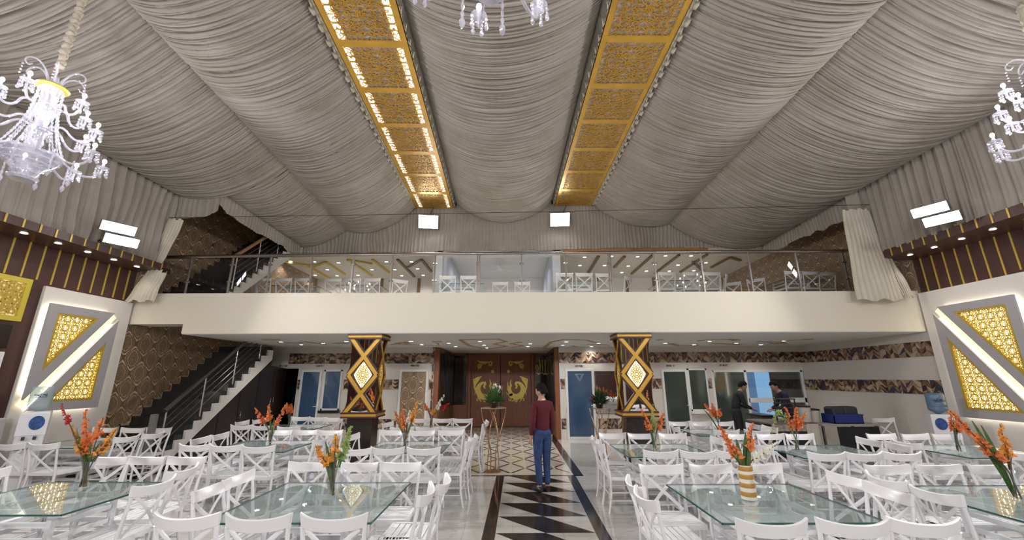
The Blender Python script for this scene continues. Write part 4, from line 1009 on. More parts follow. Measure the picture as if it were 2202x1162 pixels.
# white portal in the middle
m = MB(); m.box(-2.55, -2.27, 12.7, 12.95, ZS, 5.9); m.box(1.32, 1.58, 12.7, 12.95, ZS, 5.9); m.box(-2.55, 1.58, 12.7, 12.95, 5.68, 5.9)
struct(m.build('wall_upstairs_portal', mat('cool_white_paint', (.70, .72, .78), .5)))
m = MB(); m.box(-2.27, -2.17, 12.95, 17, ZS, 5.9); m.box(1.32, 1.42, 12.95, 17, ZS, 5.9)
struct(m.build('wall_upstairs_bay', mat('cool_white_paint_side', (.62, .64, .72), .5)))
for k, (x, y) in enumerate(((-1.5, 14.2), (.6, 14.2), (-1.5, 16.0), (.6, 16.0))):  # unseen downlights added to brighten the inside of the bay
    t = thing('downlight', 'added unseen downlight in the ceiling of the upstairs white bay, ' + ('front left', 'front right', 'back left', 'back right')[k], 'downlight', (x, y, ZC), group='added white bay downlights')
    MB().lathe([(.075, -.002), (.08, -.010), (.0001, -.012)], seg=12).build('rim', WHITEM, t, True)
    lamp('SPOT', 'downlight_lamp', (0, 0, -.03), 40, (.92, .94, 1), t, .05, spread=2.6)
t = thing('ceiling_fan', 'small white ceiling fan in the upstairs white bay', 'fan', (-.45, 14.6, ZC))
MB().cyl((0, 0, 0), (0, 0, -.22), .012, 8).build('rod', WHITEM, t); MB().lathe([(.001, -.30), (.09, -.29), (.10, -.25), (.05, -.21)], seg=14).build('motor', WHITEM, t, True)
for k in range(3):
    a = k * 2 * PI / 3 + .4; MB().bar((.09 * math.cos(a), .09 * math.sin(a), -.26), (.55 * math.cos(a), .55 * math.sin(a), -.26), .11, .006).build('blade', WHITEM, t)
# ================================================================ CHAIRS
def make_chair(label, group):
    t = thing('dining_chair', label, 'chair', group=group)
    m = MB()                                      # slatted seat with frame
    w0, w1, y0, y1 = .185, .215, -.19, .21
    for k in range(7):
        q0 = k / 7; q1 = (k + .80) / 7; a = y0 + (y1 - y0) * q0; b = y0 + (y1 - y0) * q1; wa = w0 + (w1 - w0) * q0; wb = w0 + (w1 - w0) * q1
        m.add([(-wa, a, .452), (wa, a, .452), (wb, b, .452), (-wb, b, .452), (-wa, a, .438), (wa, a, .438), (wb, b, .438), (-wb, b, .438)], [(0, 1, 2, 3), (7, 6, 5, 4), (0, 4, 5, 1), (1, 5, 6, 2), (2, 6, 7, 3), (3, 7, 4, 0)])
    for s in (-1, 1): m.bar((s * (w0 + .008), y0 - .01, .437), (s * (w1 + .008), y1 + .01, .437), .03, .04)
    m.bar((-w0 - .02, y0, .437), (w0 + .02, y0, .437), .03, .04); m.bar((-w1 - .02, y1, .437), (w1 + .02, y1, .437), .03, .04)
    m.build('seat', PLAST, t)
    def back(u, z):                               # back surface: curved and leaning
        f = (z - .44) / .44; return Vector((u * (.20 + .018 * f), -.20 - .085 * f ** 1.25 - .060 * (1 - u * u) * max(0, f), z))
    # top rail: thick curved band, horns at the ends
    n_ = 12; vs = []; fs = []
    for i in range(n_ + 1):
        u = -1 + 2 * i / n_; e = abs(u) ** 3
        zt = .862 + .028 * e; zb = .782 + .020 * e; cx = back(u * 1.09, .86); cb = back(u * 1.05, .78); th = .015
        for p, z, d in ((cb, zb, -th), (cb, zb, th), (cx, zt, th), (cx, zt + .006, 0), (cx, zt, -th)): vs.append((p.x, p.y + d, z))
    for i in range(n_):
        for k in range(5): fs.append((i * 5 + k, (i + 1) * 5 + k, (i + 1) * 5 + (k + 1) % 5, i * 5 + (k + 1) % 5))
    fs += [(4, 3, 2, 1, 0), tuple(n_ * 5 + k for k in range(5))]
    m = MB().add(vs, fs); m.build('top_rail', PLAST, t, True)
    m = MB()                                      # crossed back slats
    for s in (-1, 1):
        pts = []
        for i in range(9):
            q = i / 8; u = s * (.86 - 1.72 * q); p = back(u, .79 - .32 * q); p.y += .004 * s; pts.append(p)
        m.tube(pts, .017, 6, flat=.45, up=(0, 1, 0))
    m.build('cross_brace', PLAST, t, True)
    for s in (-1, 1):
        P = [(s * .225, -.245, 0), (s * .212, -.205, .2), (s * .205, -.195, .44), back(s * 1.0, .62), back(s * 1.02, .80)]
        MB().tube(P, [.014, .016, .018, .016, .015], 8).build('leg', PLAST, t, True)
        MB().tube([(s * .222, .225, 0), (s * .212, .205, .25), (s * .20, .195, .435)], [.013, .016, .019], 8).build('leg', PLAST, t, True)
    m = MB()
    for s in (-1, 1): m.cyl((s * .214, -.21, .16), (s * .216, .212, .16), .009, 6); m.cyl((s * .211, -.205, .26), (s * .212, .206, .26), .009, 6)
    m.cyl((-.213, .205, .27), (.213, .205, .27), .009, 6); m.cyl((-.212, -.205, .22), (.212, -.205, .22), .009, 6)
    m.build('stretcher', PLAST, t, True)
    return t
TABLES = {  # key: (cx, cy, w, d, phrase, group)
    'A': (-1.70, 4.03, 1.28, 1.22, 'front-row glass table left of the aisle'),
    'B': (-4.25, 4.16, 1.28, 1.06, 'front-row glass table at the left edge'),
    'C': (2.17, 3.95, 1.24, 1.14, 'glass table with the gold-striped vase'),
    'D': (4.44, 3.86, 1.28, 1.14, 'front-row glass table at the right edge'),
    'E': (-4.00, 7.02, 1.24, 1.14, 'middle-row glass table nearest the stair foot'),
    'F': (-1.62, 6.90, 1.20, 1.12, 'middle-row glass table left of the aisle'),
    'G': (-7.25, 7.45, 1.24, 1.14, 'middle-row glass table by the left wall'),
    'H': (2.18, 6.52, 1.22, 1.10, 'middle-row glass table right of the aisle'),
    'I': (4.52, 6.38, 1.28, 1.06, 'middle-row glass table with the drooping green stem'),
    'J': (6.70, 6.36, 1.28, 1.06, 'middle-row glass table nearest the right wall'),
    'K': (-4.85, 9.60, 1.22, 1.12, 'back-row glass table before the blue glass door'),
    'L': (-1.68, 9.22, 1.20, 1.10, 'back-row glass table beside the left pillar'),
    'M': (4.05, 8.50, 1.22, 1.02, 'back-row glass table beside the right pillar'),
}
def make_table(label):
    t = thing('dining_table', label, 'table', group='glass dining tables')
    return t
SLAT = {}
for key, (cx, cy, w, d, ph) in TABLES.items():
    t = thing('dining_table', 'white-based ' + ph, 'table', (cx, cy, 0), group='glass dining tables')
    top = MB().box(-w / 2 + .004, w / 2 - .004, -d / 2 + .004, d / 2 - .004, .742, .752).build('glass_top', TABLEG, t)
    m = MB(); e = .004
    for q in ((-w / 2, w / 2, -d / 2, -d / 2 + e), (-w / 2, w / 2, d / 2 - e, d / 2), (-w / 2, -w / 2 + e, -d / 2, d / 2), (w / 2 - e, w / 2, -d / 2, d / 2)): m.box(*q, .740, .754)
    m.build('glass_edge', EDGEG, t)
    for sx in (-1, 1):
        for sy in (-1, 1):
            MB().box(sx * .32 - .022, sx * .32 + .022, sy * .28 - .022, sy * .28 + .022, 0, .74).build('leg', PLAST, t, bevel=.004)
    m = MB()
    for z in (.12, .24, .36, .48, .60, .70):
        for sy in (-1, 1): m.box(-.29, .29, sy * .28 - .012, sy * .28 + .012, z - .020, z + .020)
        for sx in (-1, 1): m.box(sx * .32 - .012, sx * .32 + .012, -.25, .25, z - .020, z + .020)
    m.build('slatted_apron', PLAST, t)
first = []
def chair(x, y, rz, label, group, z=0):
    if not first:
        c = make_chair(label, group); first.append(c); c.location = (x, y, z); c.rotation_euler = (0, 0, rz); return c
    return copy_tree(first[0], label, (x, y, z), rz, group)
random.seed(4)
# measured places: back-rest middles per side, (x, y) in metres
CH = {
 'A': dict(near=[(-2.30, 3.22), (-1.78, 3.19), (-1.25, 3.19)], far=[(-2.30, 4.98), (-1.74, 4.95), (-1.26, 4.95)], right=[(-.80, 3.78, 0), (-.71, 4.22, 0)], left=[(-2.62, 3.92, 0), (-2.64, 4.42, 0)]),
 'B': dict(near=[(-3.95, 3.24), (-4.5, 3.24)], far=[(-4.92, 5.36), (-4.47, 5.36), (-3.96, 5.34)], right=[(-3.38, 4.10, 0), (-3.58, 4.78, .05)], left=[(-5.39, 4.6, 0)]),
 'C': dict(near=[(1.72, 3.05), (2.26, 3.05), (2.74, 3.06)], far=[(1.60, 4.77), (2.14, 4.78), (2.68, 4.78)], left=[(1.14, 3.62, .05), (1.17, 4.12, 0)], right=[(3.13, 3.76, 0), (3.15, 4.28, .2)]),
 'D': dict(near=[(4.15, 3.05), (4.7, 3.05)], far=[(4.0, 4.72), (4.55, 4.72), (5.1, 4.72)], left=[(3.60, 3.74, 0), (3.58, 4.26, -.05)]),
 'E': dict(near=[(-4.62, 6.37), (-4.12, 6.30), (-3.60, 6.20)], far=[(-4.28, 7.98), (-3.82, 7.98), (-3.34, 7.92)], left=[(-4.98, 6.96, .05), (-4.98, 7.52, .1)], right=[(-3.10, 6.85, 0), (-3.08, 7.35, 0)]),
 'F': dict(near=[(-2.15, 5.98), (-1.72, 6.03), (-1.22, 6.01)], far=[(-2.20, 7.90), (-1.64, 7.82), (-1.12, 7.85)], left=[(-2.64, 7.35, -.1)], right=[(-.74, 6.64, 0), (-.68, 7.12, 0)]),
 'G': dict(near=[(-7.50, 6.53), (-7.00, 6.52)], far=[(-7.98, 8.46), (-7.38, 8.40), (-6.86, 8.38)], right=[(-6.50, 7.22, 0), (-6.40, 7.72, .05)]),
 'H': dict(near=[(1.93, 5.72), (2.40, 5.68), (2.86, 5.68)], far=[(1.70, 7.38), (2.18, 7.33), (2.70, 7.32)], left=[(1.34, 6.35, 0), (1.34, 6.85, 0)], right=[(3.14, 6.3, 0), (3.14, 6.8, 0)]),
 'I': dict(near=[(3.94, 5.52), (4.40, 5.51), (4.88, 5.52)], far=[(3.78, 7.22), (4.28, 7.21), (4.76, 7.20)], left=[(3.60, 6.20, .1)], right=[(5.38, 6.10, -.1), (5.36, 6.66, 0)]),
 'J': dict(near=[(6.40, 5.52), (6.92, 5.52)], far=[(6.08, 7.16), (6.62, 7.14), (7.12, 7.12)], left=[(5.80, 6.35, 0)]),
 'K': dict(near=[(-5.58, 8.90), (-5.1, 8.82), (-4.45, 8.60)], far=[(-5.24, 10.60), (-4.75, 10.48), (-4.32, 10.36)], left=[(-5.98, 9.55, 0), (-5.88, 10.1, 0)]),
 'L': dict(near=[(-2.15, 8.42), (-1.65, 8.42), (-1.15, 8.42)], far=[(-2.16, 10.05), (-1.63, 10.03), (-1.16, 10.0)], right=[(-.66, 8.98, 0), (-.64, 9.45, 0)], left=[(-2.62, 9.2, -.2)]),
 'M': dict(near=[(3.85, 7.80), (4.4, 7.80)], far=[(3.57, 9.22), (4.0, 9.21), (4.48, 9.19)], right=[(4.85, 8.18, 0), (4.80, 8.72, .1)], left=[(3.22, 8.35, -.1)]),
}
SHORT = {'A': 'front-row table left of the aisle', 'B': 'front-row table at the left edge', 'C': 'table with the gold-striped vase', 'D': 'front-row table at the right edge',
         'E': 'middle-row table nearest the stair foot', 'F': 'middle-row table left of the aisle', 'G': 'middle-row table by the left wall', 'H': 'middle-row table right of the aisle',
         'I': 'table with the drooping green stem', 'J': 'middle-row table nearest the right wall', 'K': 'back-row table before the blue door', 'L': 'back-row table beside the left pillar', 'M': 'back-row table beside the right pillar'}
for key, sides in CH.items():
    tcx, tcy, tw, td, _ = TABLES[key]
    for side, lst in sides.items():
        for k, q in enumerate(lst):
            x, y = q[0], q[1]; a = q[2] if len(q) > 2 else random.uniform(-.05, .05)
            if side in ('left', 'right'): x += .07 if side == 'right' else -.07; y += max(-.05, min(.05, tcy - y))
            else: y += -.03 if side == 'near' else .03
            base = {'near': 0, 'far': PI, 'left': -PI / 2, 'right': PI / 2}[side] + a
            cx_ = x - .29 * math.sin(base) * 1.0; cy_ = y + .29 * math.cos(base)
            if len(lst) == 3: w_ = ('left', 'middle', 'right')[k] if side in ('near', 'far') else ('front', 'middle', 'back')[k]
            elif len(lst) == 2: w_ = ('left', 'right')[0 if lst[k][0] < lst[1 - k][0] else 1] if side in ('near', 'far') else ('front', 'back')[0 if lst[k][1] < lst[1 - k][1] else 1]
            else: w_ = 'only'
            sd = {'near': 'near', 'far': 'far', 'left': 'left', 'right': 'right'}[side]
            chair(cx_, cy_, base, f'white cross-back chair, {w_} one on the {sd} side, {SHORT[key]}', 'white cross-back chairs in the hall')
chair(8.45, 9.6, PI * .95, 'white cross-back chair alone against the tiled right wall', 'white cross-back chairs in the hall')
# upstairs chairs and tables: (x of back-rest, y of back-rest, turn)
UPC = [(-7.33, 11.2, -.9), (-7.0, 11.05, 0), (-6.42, 11.05, 0), (-5.88, 11.05, 0), (-5.05, 11.1, .1), (-4.5, 11.1, 0), (-3.95, 11.1, 0), (-3.2, 11.3, .6), (-1.78, 10.85, 0), (-1.2, 10.85, 0), (-.35, 11.6, 0), (.3, 11.6, 0),
       (1.42, 10.6, 0), (1.95, 10.6, 0), (2.5, 10.65, 0), (3.3, 11.1, .9), (4.16, 10.52, 0), (4.82, 10.54, 0), (5.38, 10.54, 0), (5.98, 11.0, 1.2), (6.55, 11.75, -.6), (6.98, 11.3, -.6), (7.5, 10.45, 0), (8.02, 10.5, 0), (8.52, 10.6, 0)]
for k, (x, y, a) in enumerate(UPC):
    chair(x - .29 * math.sin(a), y + .29 * math.cos(a) + .0, a, f'white cross-back chair behind the balcony railing, {ordn[k]} from the left', 'white cross-back chairs on the balcony', ZS + .004)
for k, (x, y) in enumerate(((-6.3, 11.75), (-4.3, 11.85), (-1.2, 11.75), (1.8, 11.6), (4.9, 11.5), (7.9, 11.6))):
    pass
UPT = [(-6.3, 12.0), (-4.45, 12.0), (-1.45, 11.85), (1.95, 11.6), (4.80, 11.55), (8.1, 11.5)]
src = [o for o in C.objects if o.name == 'dining_table'][0]
for k, (x, y) in enumerate(UPT):
    copy_tree(src, f'white-based glass table on the balcony, {ordn[k]} from the left', (x, y, ZS + .005), 0, 'glass tables on the balcony')
# ================================================================ VASES AND GLADIOLI
def glad(base, mouth, tip, colm, bloom, name_col, lean, where, bloom_r=.038, seed=0, arch=0):
    rn = random.Random(seed)
    t = thing('gladiolus', f'{name_col} gladiolus {lean}, in vase, {where}', 'flower', base, group=f'gladioli on the {where}')
    b = Vector((0, 0, 0)); mth = Vector(mouth) - Vector(base); tp = Vector(tip) - Vector(base)
    pts = []
    for i in range(15):
        q = i / 14
        if q < .25: p = b.lerp(mth, q / .25)
        else: p = mth.lerp(tp, (q - .25) / .75)
        if q > .25 and arch: p.z += arch * math.sin(PI * (q - .25) / .75)
        pts.append(p)
    MB().tube(pts, [.007 - .004 * i / 14 for i in range(15)], 6).build('stem', STEMB if colm is not GREENB else GREENB, t, True)
    m = MB()                                       # narrow sheath leaves hugging the lower stem
    for k in range(2):
        a0 = rn.uniform(0, 6.28); w = rn.uniform(.010, .016); vs = []; q1 = rn.uniform(.45, .75)
        for i in range(7):
            q = .25 + (q1 - .25) * i / 6; f = q * 14; j = min(int(f), 13); p = pts[j].lerp(pts[j + 1], f - j) + Vector((math.cos(a0), math.sin(a0), 0)) * (.004 + .035 * (i / 6) ** 2)
            ww = w * (1 - (i / 6) ** 3); vs += [p - Vector((ww, 0, 0)), p + Vector((ww, .003, 0))]
        m.add(vs, [(2 * i, 2 * i + 1, 2 * i + 3, 2 * i + 2) for i in range(6)])
    m.build('sheath_leaves', STEMB if rn.random() < .65 else LEAFG, t, True)
    m = MB()
    if bloom > 0:
        bloom *= 1.2; nB = max(5, int(bloom / .022)); L = (tp - mth).length; q0 = 1 - bloom / max(L, .1); q0 = max(.15, min(q0, .9))
        for i in range(nB):
            q = q0 + (1 - q0) * (i + .5) / nB; q = min(.25 + .75 * q, 1) ; f = q * 14; j = min(int(f), 13); p = pts[j].lerp(pts[j + 1], f - j)
            sz = bloom_r * (1.15 - .75 * (i / nB)); a0 = rn.uniform(0, 6.28); out = Vector((math.cos(a0), math.sin(a0), .35)).normalized()
            c = p + out * sz * .5
            side = out.cross(Vector((0, 0, 1))).normalized(); upv = side.cross(out)
            for k in range(5):                     # ruffled petals opening around the direction 'out'
                b1 = 2 * PI * k / 5 + rn.uniform(-.2, .2); d1 = side * math.cos(b1) + upv * math.sin(b1); b2 = b1 + .65; d2 = side * math.cos(b2) + upv * math.sin(b2); b0 = b1 - .65; d0 = side * math.cos(b0) + upv * math.sin(b0)
                v = [c - out * sz * .6, c + d0 * sz * .65 + out * sz * .25, c + d1 * sz * 1.15 + out * sz * rn.uniform(.3, .8), c + d2 * sz * .65 + out * sz * .25]
                m.add(v, [(0, 1, 2, 3)])
        m.build('blossoms', colm, t, True)
    return t
def leafblade(base, tip, label, group, w=.035):
    m = MB(); b = Vector((0, 0, 0)); tp = Vector(tip) - Vector(base); n_ = 10; vs = []
    for i in range(n_ + 1):
        q = i / n_; p = b.lerp(tp, q) + Vector((0, 0, .04 * math.sin(PI * q))); ww = w * math.sin(PI * min(.98, .12 + q * .86)) ** .7
        vs += [p + Vector((-ww / 2, 0, 0)), p + Vector((0, .006, 0)), p + Vector((ww / 2, 0, 0))]
    fs = [(i * 3 + k, i * 3 + k + 1, i * 3 + k + 4, i * 3 + k + 3) for i in range(n_) for k in (0, 1)]
    m.add(vs, fs); o = m.build('sword_leaf', LEAFG, None, True); o.location = base; tag(o, label, 'leaf', group); return o
VASE = [(.001, .004), (.042, .004), (.045, .02), (.030, .07), (.026, .11), (.036, .18), (.055, .25), (.057, .25), (.038, .175), (.029, .11), (.033, .07), (.001, .012)]
STRIPEW = mat('vase_white_band', (.75, .70, .62), .4); STRIPEG = mat('vase_gold_band', (.50, .28, .07), .35, .3)
def vase(x, y, where, kind='glass'):
    if kind == 'striped':
        t = thing('vase', 'white vase with gold stripes standing on the glass table', 'vase', (x, y, .754))
        MB().lathe([(.055, 0), (.064, .005), (.060, .14), (.056, .28), (.050, .28), (.052, .1), (.001, .02)], seg=24).build('body', STRIPEW, t, True)
        for k, z in enumerate((.03, .10, .17, .235)):
            MB().lathe([(.0645 - .02 * z, z), (.0655 - .02 * z, z + .004), (.0650 - .02 * z, z + .034), (.064 - .02 * z, z + .038)], seg=24).build('gold_stripe', STRIPEG, t, True)
        return .28
    t = thing('vase', f'clear flared glass vase on the {where}', 'vase', (x, y, .754), group='clear glass vases')
    MB().lathe(VASE, seg=20).build('body', CLEARG, t, True)
    return .25
OR, OY, RD, WF, GB = (ORANGE, 'orange'), (ORYEL, 'yellow-orange'), (REDP, 'red'), (WHITEF, 'white'), (GREENB, 'green budding')
FL = {  # table key: (vase x, y, kind, [(tip px x, px y, colour, bloom length, lean word)], leaves)
 'B': (-4.26, 4.43, 'glass', [(132, 868, RD, .20, 'leaning farthest left'), (152, 915, OY, .34, 'leaning left, lower'), (184, 882, OR, .42, 'standing upright'), (222, 898, OR, .18, 'leaning slightly right'), (252, 922, OY, .34, 'leaning farthest right')], [(195, 950), (170, 960)]),
 'A': (-1.65, 4.10, 'glass', [(678, 960, OY, .20, 'leaning left'), (722, 935, OY, .22, 'leaning slightly right'), (755, 918, GB, .40, 'leaning farthest right')], [(700, 950), (710, 960), (690, 975)]),
 'C': (2.09, 3.98, 'striped', [(1548, 918, OR, .34, 'leaning farthest left'), (1618, 912, OR, .20, 'standing upright'), (1672, 955, WF, .24, 'leaning right')], [(1603, 930), (1612, 950), (1583, 945)]),
 'D': (4.40, 3.92, 'glass', [(2043, 885, OR, .55, 'leaning far to the left'), (2150, 912, OY, .26, 'standing nearly upright')], [(2090, 905), (2110, 915), (2105, 950)]),
 'E': (-3.87, 6.95, 'glass', [(546, 878, OR, .26, 'leaning left'), (578, 870, OR, .22, 'standing upright'), (614, 872, OR, .30, 'leaning right')], [(590, 900)]),
 'F': (-1.63, 6.60, 'glass', [(849, 885, OR, .28, 'leaning left'), (864, 880, OR, .28, 'standing upright'), (882, 884, WF, .24, 'leaning slightly right'), (897, 864, OY, .26, 'leaning farthest right')], []),
 'K': (-5.05, 9.75, 'glass', [(616, 868, OR, .30, 'leaning slightly left'), (626, 870, OR, .30, 'leaning slightly right')], []),
 'L': (-1.80, 9.55, 'glass', [(912, 868, OR, .16, 'leaning left'), (935, 880, OY, .16, 'standing upright'), (955, 850, WF, .30, 'leaning right'), (968, 868, RD, .22, 'leaning farthest right')], []),
 'H': (2.07, 6.35, 'glass', [(1380, 882, OR, .30, 'leaning left'), (1403, 884, GB, .40, 'standing upright'), (1428, 888, OR, .32, 'leaning right')], [(1396, 905)]),
 'I': (4.15, 6.38, 'glass', [(1688, 876, OR, .26, 'leaning left'), (1712, 876, OR, .36, 'standing upright'), (1731, 888, OR, .22, 'leaning right'), (1660, 935, GB, .30, 'drooping to the left')], []),
 'J': (6.34, 6.22, 'glass', [(2042, 886, OR, .22, 'leaning left'), (2062, 905, OR, .16, 'standing upright')], [(2050, 900)]),
 'M': (4.12, 8.62, 'glass', [(1515, 870, OR, .26, 'leaning left'), (1530, 868, OR, .26, 'standing upright'), (1548, 880, OR, .22, 'leaning right')], [(1512, 880)]),
}
sd = 0
for key, (vx, vy, kind, stems, leaves) in FL.items():
    h = vase(vx, vy, SHORT[key], kind); nS = len(stems)
    for k, (tx, ty, (cm, cn), bl, lean) in enumerate(stems):
        sd += 1; tip = at_y(tx, ty, vy + ((k % 3) - 1) * .05)
        dx = (tip.x - vx); r = .03
        base = (vx - math.copysign(.012 + .004 * k, dx), vy + ((k % 3) - 1) * .012, .768); mouth = (vx + max(-.038, min(.038, dx * .25)), vy + ((k % 3) - 1) * .015, .754 + h)
        glad(base, mouth, tip, cm, bl, cn, lean, SHORT[key], bloom_r=(.024 if cm is REDP and key == 'B' else .038 if key not in ('K', 'L', 'M') else .045), seed=sd, arch=.30 if lean.startswith('droop') else 0)
    for k, (tx, ty) in enumerate(leaves):
        tip = at_y(tx, ty, vy); w_ = ('first', 'second', 'third')[k]
        leafblade((vx + .008 * (k - 1), vy + .02, .775), tip, f'{w_} long sword leaf in the vase on the {SHORT[key]}', f'sword leaves on the {SHORT[key]}', .05 if key in 'CD' else .035)
# ---- glasses and carafes
def tumbler(x, y, label, up=True):
    t = MB().lathe([(.024, 0), (.034, .115), (.031, .115), (.022, .008), (.001, .008)] if up else [(.034, 0), (.024, .115), (.001, .115), (.001, .108), (.022, .107), (.031, 0)], seg=16).build('water_glass', CLEARG, None, True)
    t.location = (x, y, .754); tag(t, label, 'glass', 'water glasses')
def carafe(x, y, label):
    t = thing('carafe', label, 'carafe', (x, y, .754), group='glass carafes')
    MB().lathe([(.001, .003), (.048, .003), (.055, .03), (.052, .10), (.030, .165), (.018, .20), (.024, .235), (.022, .235), (.015, .20), (.027, .165), (.048, .10), (.050, .03), (.001, .008)], seg=18).build('body', CLEARG, t, True)
    MB().ball((0, 0, .25), .02, 10, 6, 1.3).build('stopper', CRYST, t, True)
p = at_z(662, 1096, .754); carafe(p.x, p.y, 'clear glass carafe left of the flowers on the front left table')
p = at_z(735, 1082, .754); carafe(p.x, p.y, 'clear glass carafe close beside the flowers on the front left table')
p = at_z(1545, 1082, .754); tumbler(p.x, p.y, 'upside-down clear glass left of the gold-striped vase', False)
p = at_z(1665, 1098, .754); carafe(p.x, p.y, 'clear glass carafe to the right of the gold-striped vase')
p = at_z(555, 960, .754); tumbler(p.x, p.y, 'clear glass left of the flowers on the table at the stair foot')
p = at_z(1768, 968, .754); tumbler(p.x, p.y, 'clear glass right of the drooping green stem', False)
p = at_z(1700, 975, .754); tumbler(p.x, p.y, 'clear glass left of the flowers on the table with the green stem')
p = at_z(2082, 968, .754); tumbler(p.x, p.y, 'clear glass on the table nearest the right wall')
# ================================================================ PLANT STANDS WITH ARRANGEMENTS
def plant_stand(x, y, h, label, r_top, colour_m, flowers, seed, group):
    rn = random.Random(seed); s = h / 1.2
    t = thing('plant_stand', label[0], 'plant stand', (x, y, 0), group='gold wire plant stands')
    MB().lathe([(.16 * s, .0), (.16 * s, .012), (.001, .014)], seg=20).build('foot_plate', mat('rose_gold_metal', (.45, .24, .14), .3, .8), t, True)
    m = MB()
    for k in range(4):
        a = 2 * PI * k / 4 + .4; P = []
        for q in np.linspace(0, 1, 12):
            r = (.10 + .16 * abs(q - .35) / .65 * (1 if q > .35 else .35)) * s; b = a + 1.9 * max(0, q - .25); P.append((r * math.cos(b), r * math.sin(b), .01 + q * (h - .02)))
        m.tube(P, .008, 6); P = [(-p[0], p[1], p[2]) for p in P]; m.tube(P, .008, 6)
    m.build('wire_frame', mat('gold_wire', (.52, .30, .15), .3, .8), t, True)
    m = MB(); m.tube([(r_top * math.cos(2 * PI * k / 20), r_top * math.sin(2 * PI * k / 20), h - .008) for k in range(21)], .010, 6); m.lathe([(.001, h - .012), (r_top, h - .01), (r_top, h - .004), (.001, h - .004)], seg=20)
    m.build('top_ring', mat('pale_gold_metal', (.6, .48, .34), .3, .8), t, True)
    f = thing('flower_arrangement', label[1], 'plant', (x, y, h), group=group)
    MB().lathe([(.06, 0), (.085, .03), (.09, .09), (.001, .09)], seg=14).build('pot', DARKW, f, True)
    m = MB()
    for k in range(150):
        a = rn.uniform(0, 2 * PI); e = rn.uniform(.05, 1.35); L = rn.uniform(.14, .34) * (1.1 if e > .7 else .85); d = Vector((math.cos(a) * math.cos(e), math.sin(a) * math.cos(e), math.sin(e)))
        b = Vector((0, 0, .08)) + d * .05; tp = b + d * L; w = rn.uniform(.018, .035); sdv = d.cross(Vector((0, 0, 1)))
        sdv = sdv.normalized() if sdv.length > .01 else Vector((1, 0, 0)); md = b.lerp(tp, .5) + Vector((0, 0, .02))
        m.add([b, md - sdv * w, tp, md + sdv * w], [(0, 1, 2, 3)])
    o = m.build('foliage', colour_m, f); o['kind'] = 'stuff'
    m = MB()
    for (dx, dz, r, _) in flowers:
        for k in range(7):
            a = 2 * PI * k / 7; c = Vector((dx, -.04, dz)); q = Vector((math.cos(a), -.3, math.sin(a))).normalized()
            m.add([c, c + q * r * .7 + Vector((.01, 0, 0)), c + q * r * 1.3, c + q * r * .7 - Vector((.01, 0, .012))], [(0, 1, 2, 3)])
        m.ball((dx, -.045, dz), r * .45, 8, 5, 1.4)
        m.tube([(dx * .2, 0, .1), (dx, -.03, dz)], .005, 5)
    m.build('blossoms', flowers[0][3], f, True)
plant_stand(-.39, 8.79, 1.21, ('tall twisted gold wire stand on the diamond floor before the entrance', 'bushy green arrangement with white lilies on the front wire stand'), .24, LEAFG, [(.04, .44, .05, WHITEF), (.13, .40, .045, WHITEF), (.10, .33, .04, WHITEF), (.02, .38, .04, WHITEF)], 1, 'stand arrangements')
plant_stand(2.06, 10.1, 1.10, ('slender gold wire stand beside the right pillar', 'dark green arrangement with red blooms beside the right pillar'), .17, mat('dark_green_leaf', (.02, .06, .02), .5, vary=.4, vscale=20), [(-.17, .20, .035, REDP), (-.13, .26, .03, REDP), (.05, .34, .03, REDP)], 2, 'stand arrangements')
# ================================================================ WATER DISPENSERS
BLUEL = mat('blue_logo', (.02, .07, .25), .3, vary=.6, vscale=30)
def dispenser(x, y, rz, h, label, blabel, bm, mirror=1):
    t = thing('water_dispenser', label, 'water dispenser', (x, y, 0), rz, group='water dispensers')
    MB().box(-.16, .16, -.15, .17, .02, h).build('cabinet', WHITEM, t, bevel=.02)
    MB().box(-.165, .165, -.17, -.15, h - .36, h - .02).build('front_panel', mat('white_glossy_front', (.8, .8, .84), .2), t, bevel=.01)
    MB().lathe([(.001, 0), (.085, 0), (.085, .008), (.001, .008)], seg=24).build('blue_emblem', BLUEL, t, True)
    e = [c for c in t.children if c.name.startswith('blue_emblem')][0]; e.rotation_euler = (PI / 2, 0, 0); e.location = (.04 * mirror, -.171, h - .17); e.scale = (1, 1.25, 1)
    m = MB()
    for sx in (-.06, .06): m.box(sx - .018, sx + .018, -.215, -.17, h - .42, h - .37)
    m.build('taps', mat('dark_tap', (.03, .03, .06), .3), t); MB().box(-.13, .13, -.17, -.15, .12, h - .52).build('lower_door', WHITEM, t, bevel=.006)
    MB().box(-.12, .12, -.21, -.15, h - .56, h - .53).build('drip_tray', mat('dark_tray', (.05, .05, .05), .4), t)
    b = thing('water_bottle', blabel, 'water bottle', (x, y, h), rz, group='upturned water bottles')
    MB().lathe([(.001, .002), (.03, .0), (.05, .012), (.11, .05), (.135, .07), (.137, .12), (.130, .13), (.137, .14), (.137, .22), (.130, .23), (.137, .24), (.137, .36), (.12, .385), (.001, .39)], seg=24).build('shell', bm, b, True)
    m = MB(); rr = .1385
    for k in range(7):                        # blurred blue script running round the bottle
        a0 = -PI / 2 - .55 + k * .16; P = []
        for q in np.linspace(0, 1, 9): a = a0 + (.11 + .05 * (k % 3)) * q + .02 * math.sin(q * 9); P.append((rr * math.cos(a), rr * math.sin(a), .255 + (.008 + .007 * ((k * 5) % 4)) * math.sin(q * (4 + k % 3) + k * 1.3)))
        m.tube(P, .0045, 5)
    m.tube([(rr * math.cos(a), rr * math.sin(a), .222) for a in np.linspace(-PI / 2 - .4, -PI / 2 + .5, 10)], .003, 5)
    m.build('blue_script', mat('navy_print', (.01, .03, .12), .4), b, True)
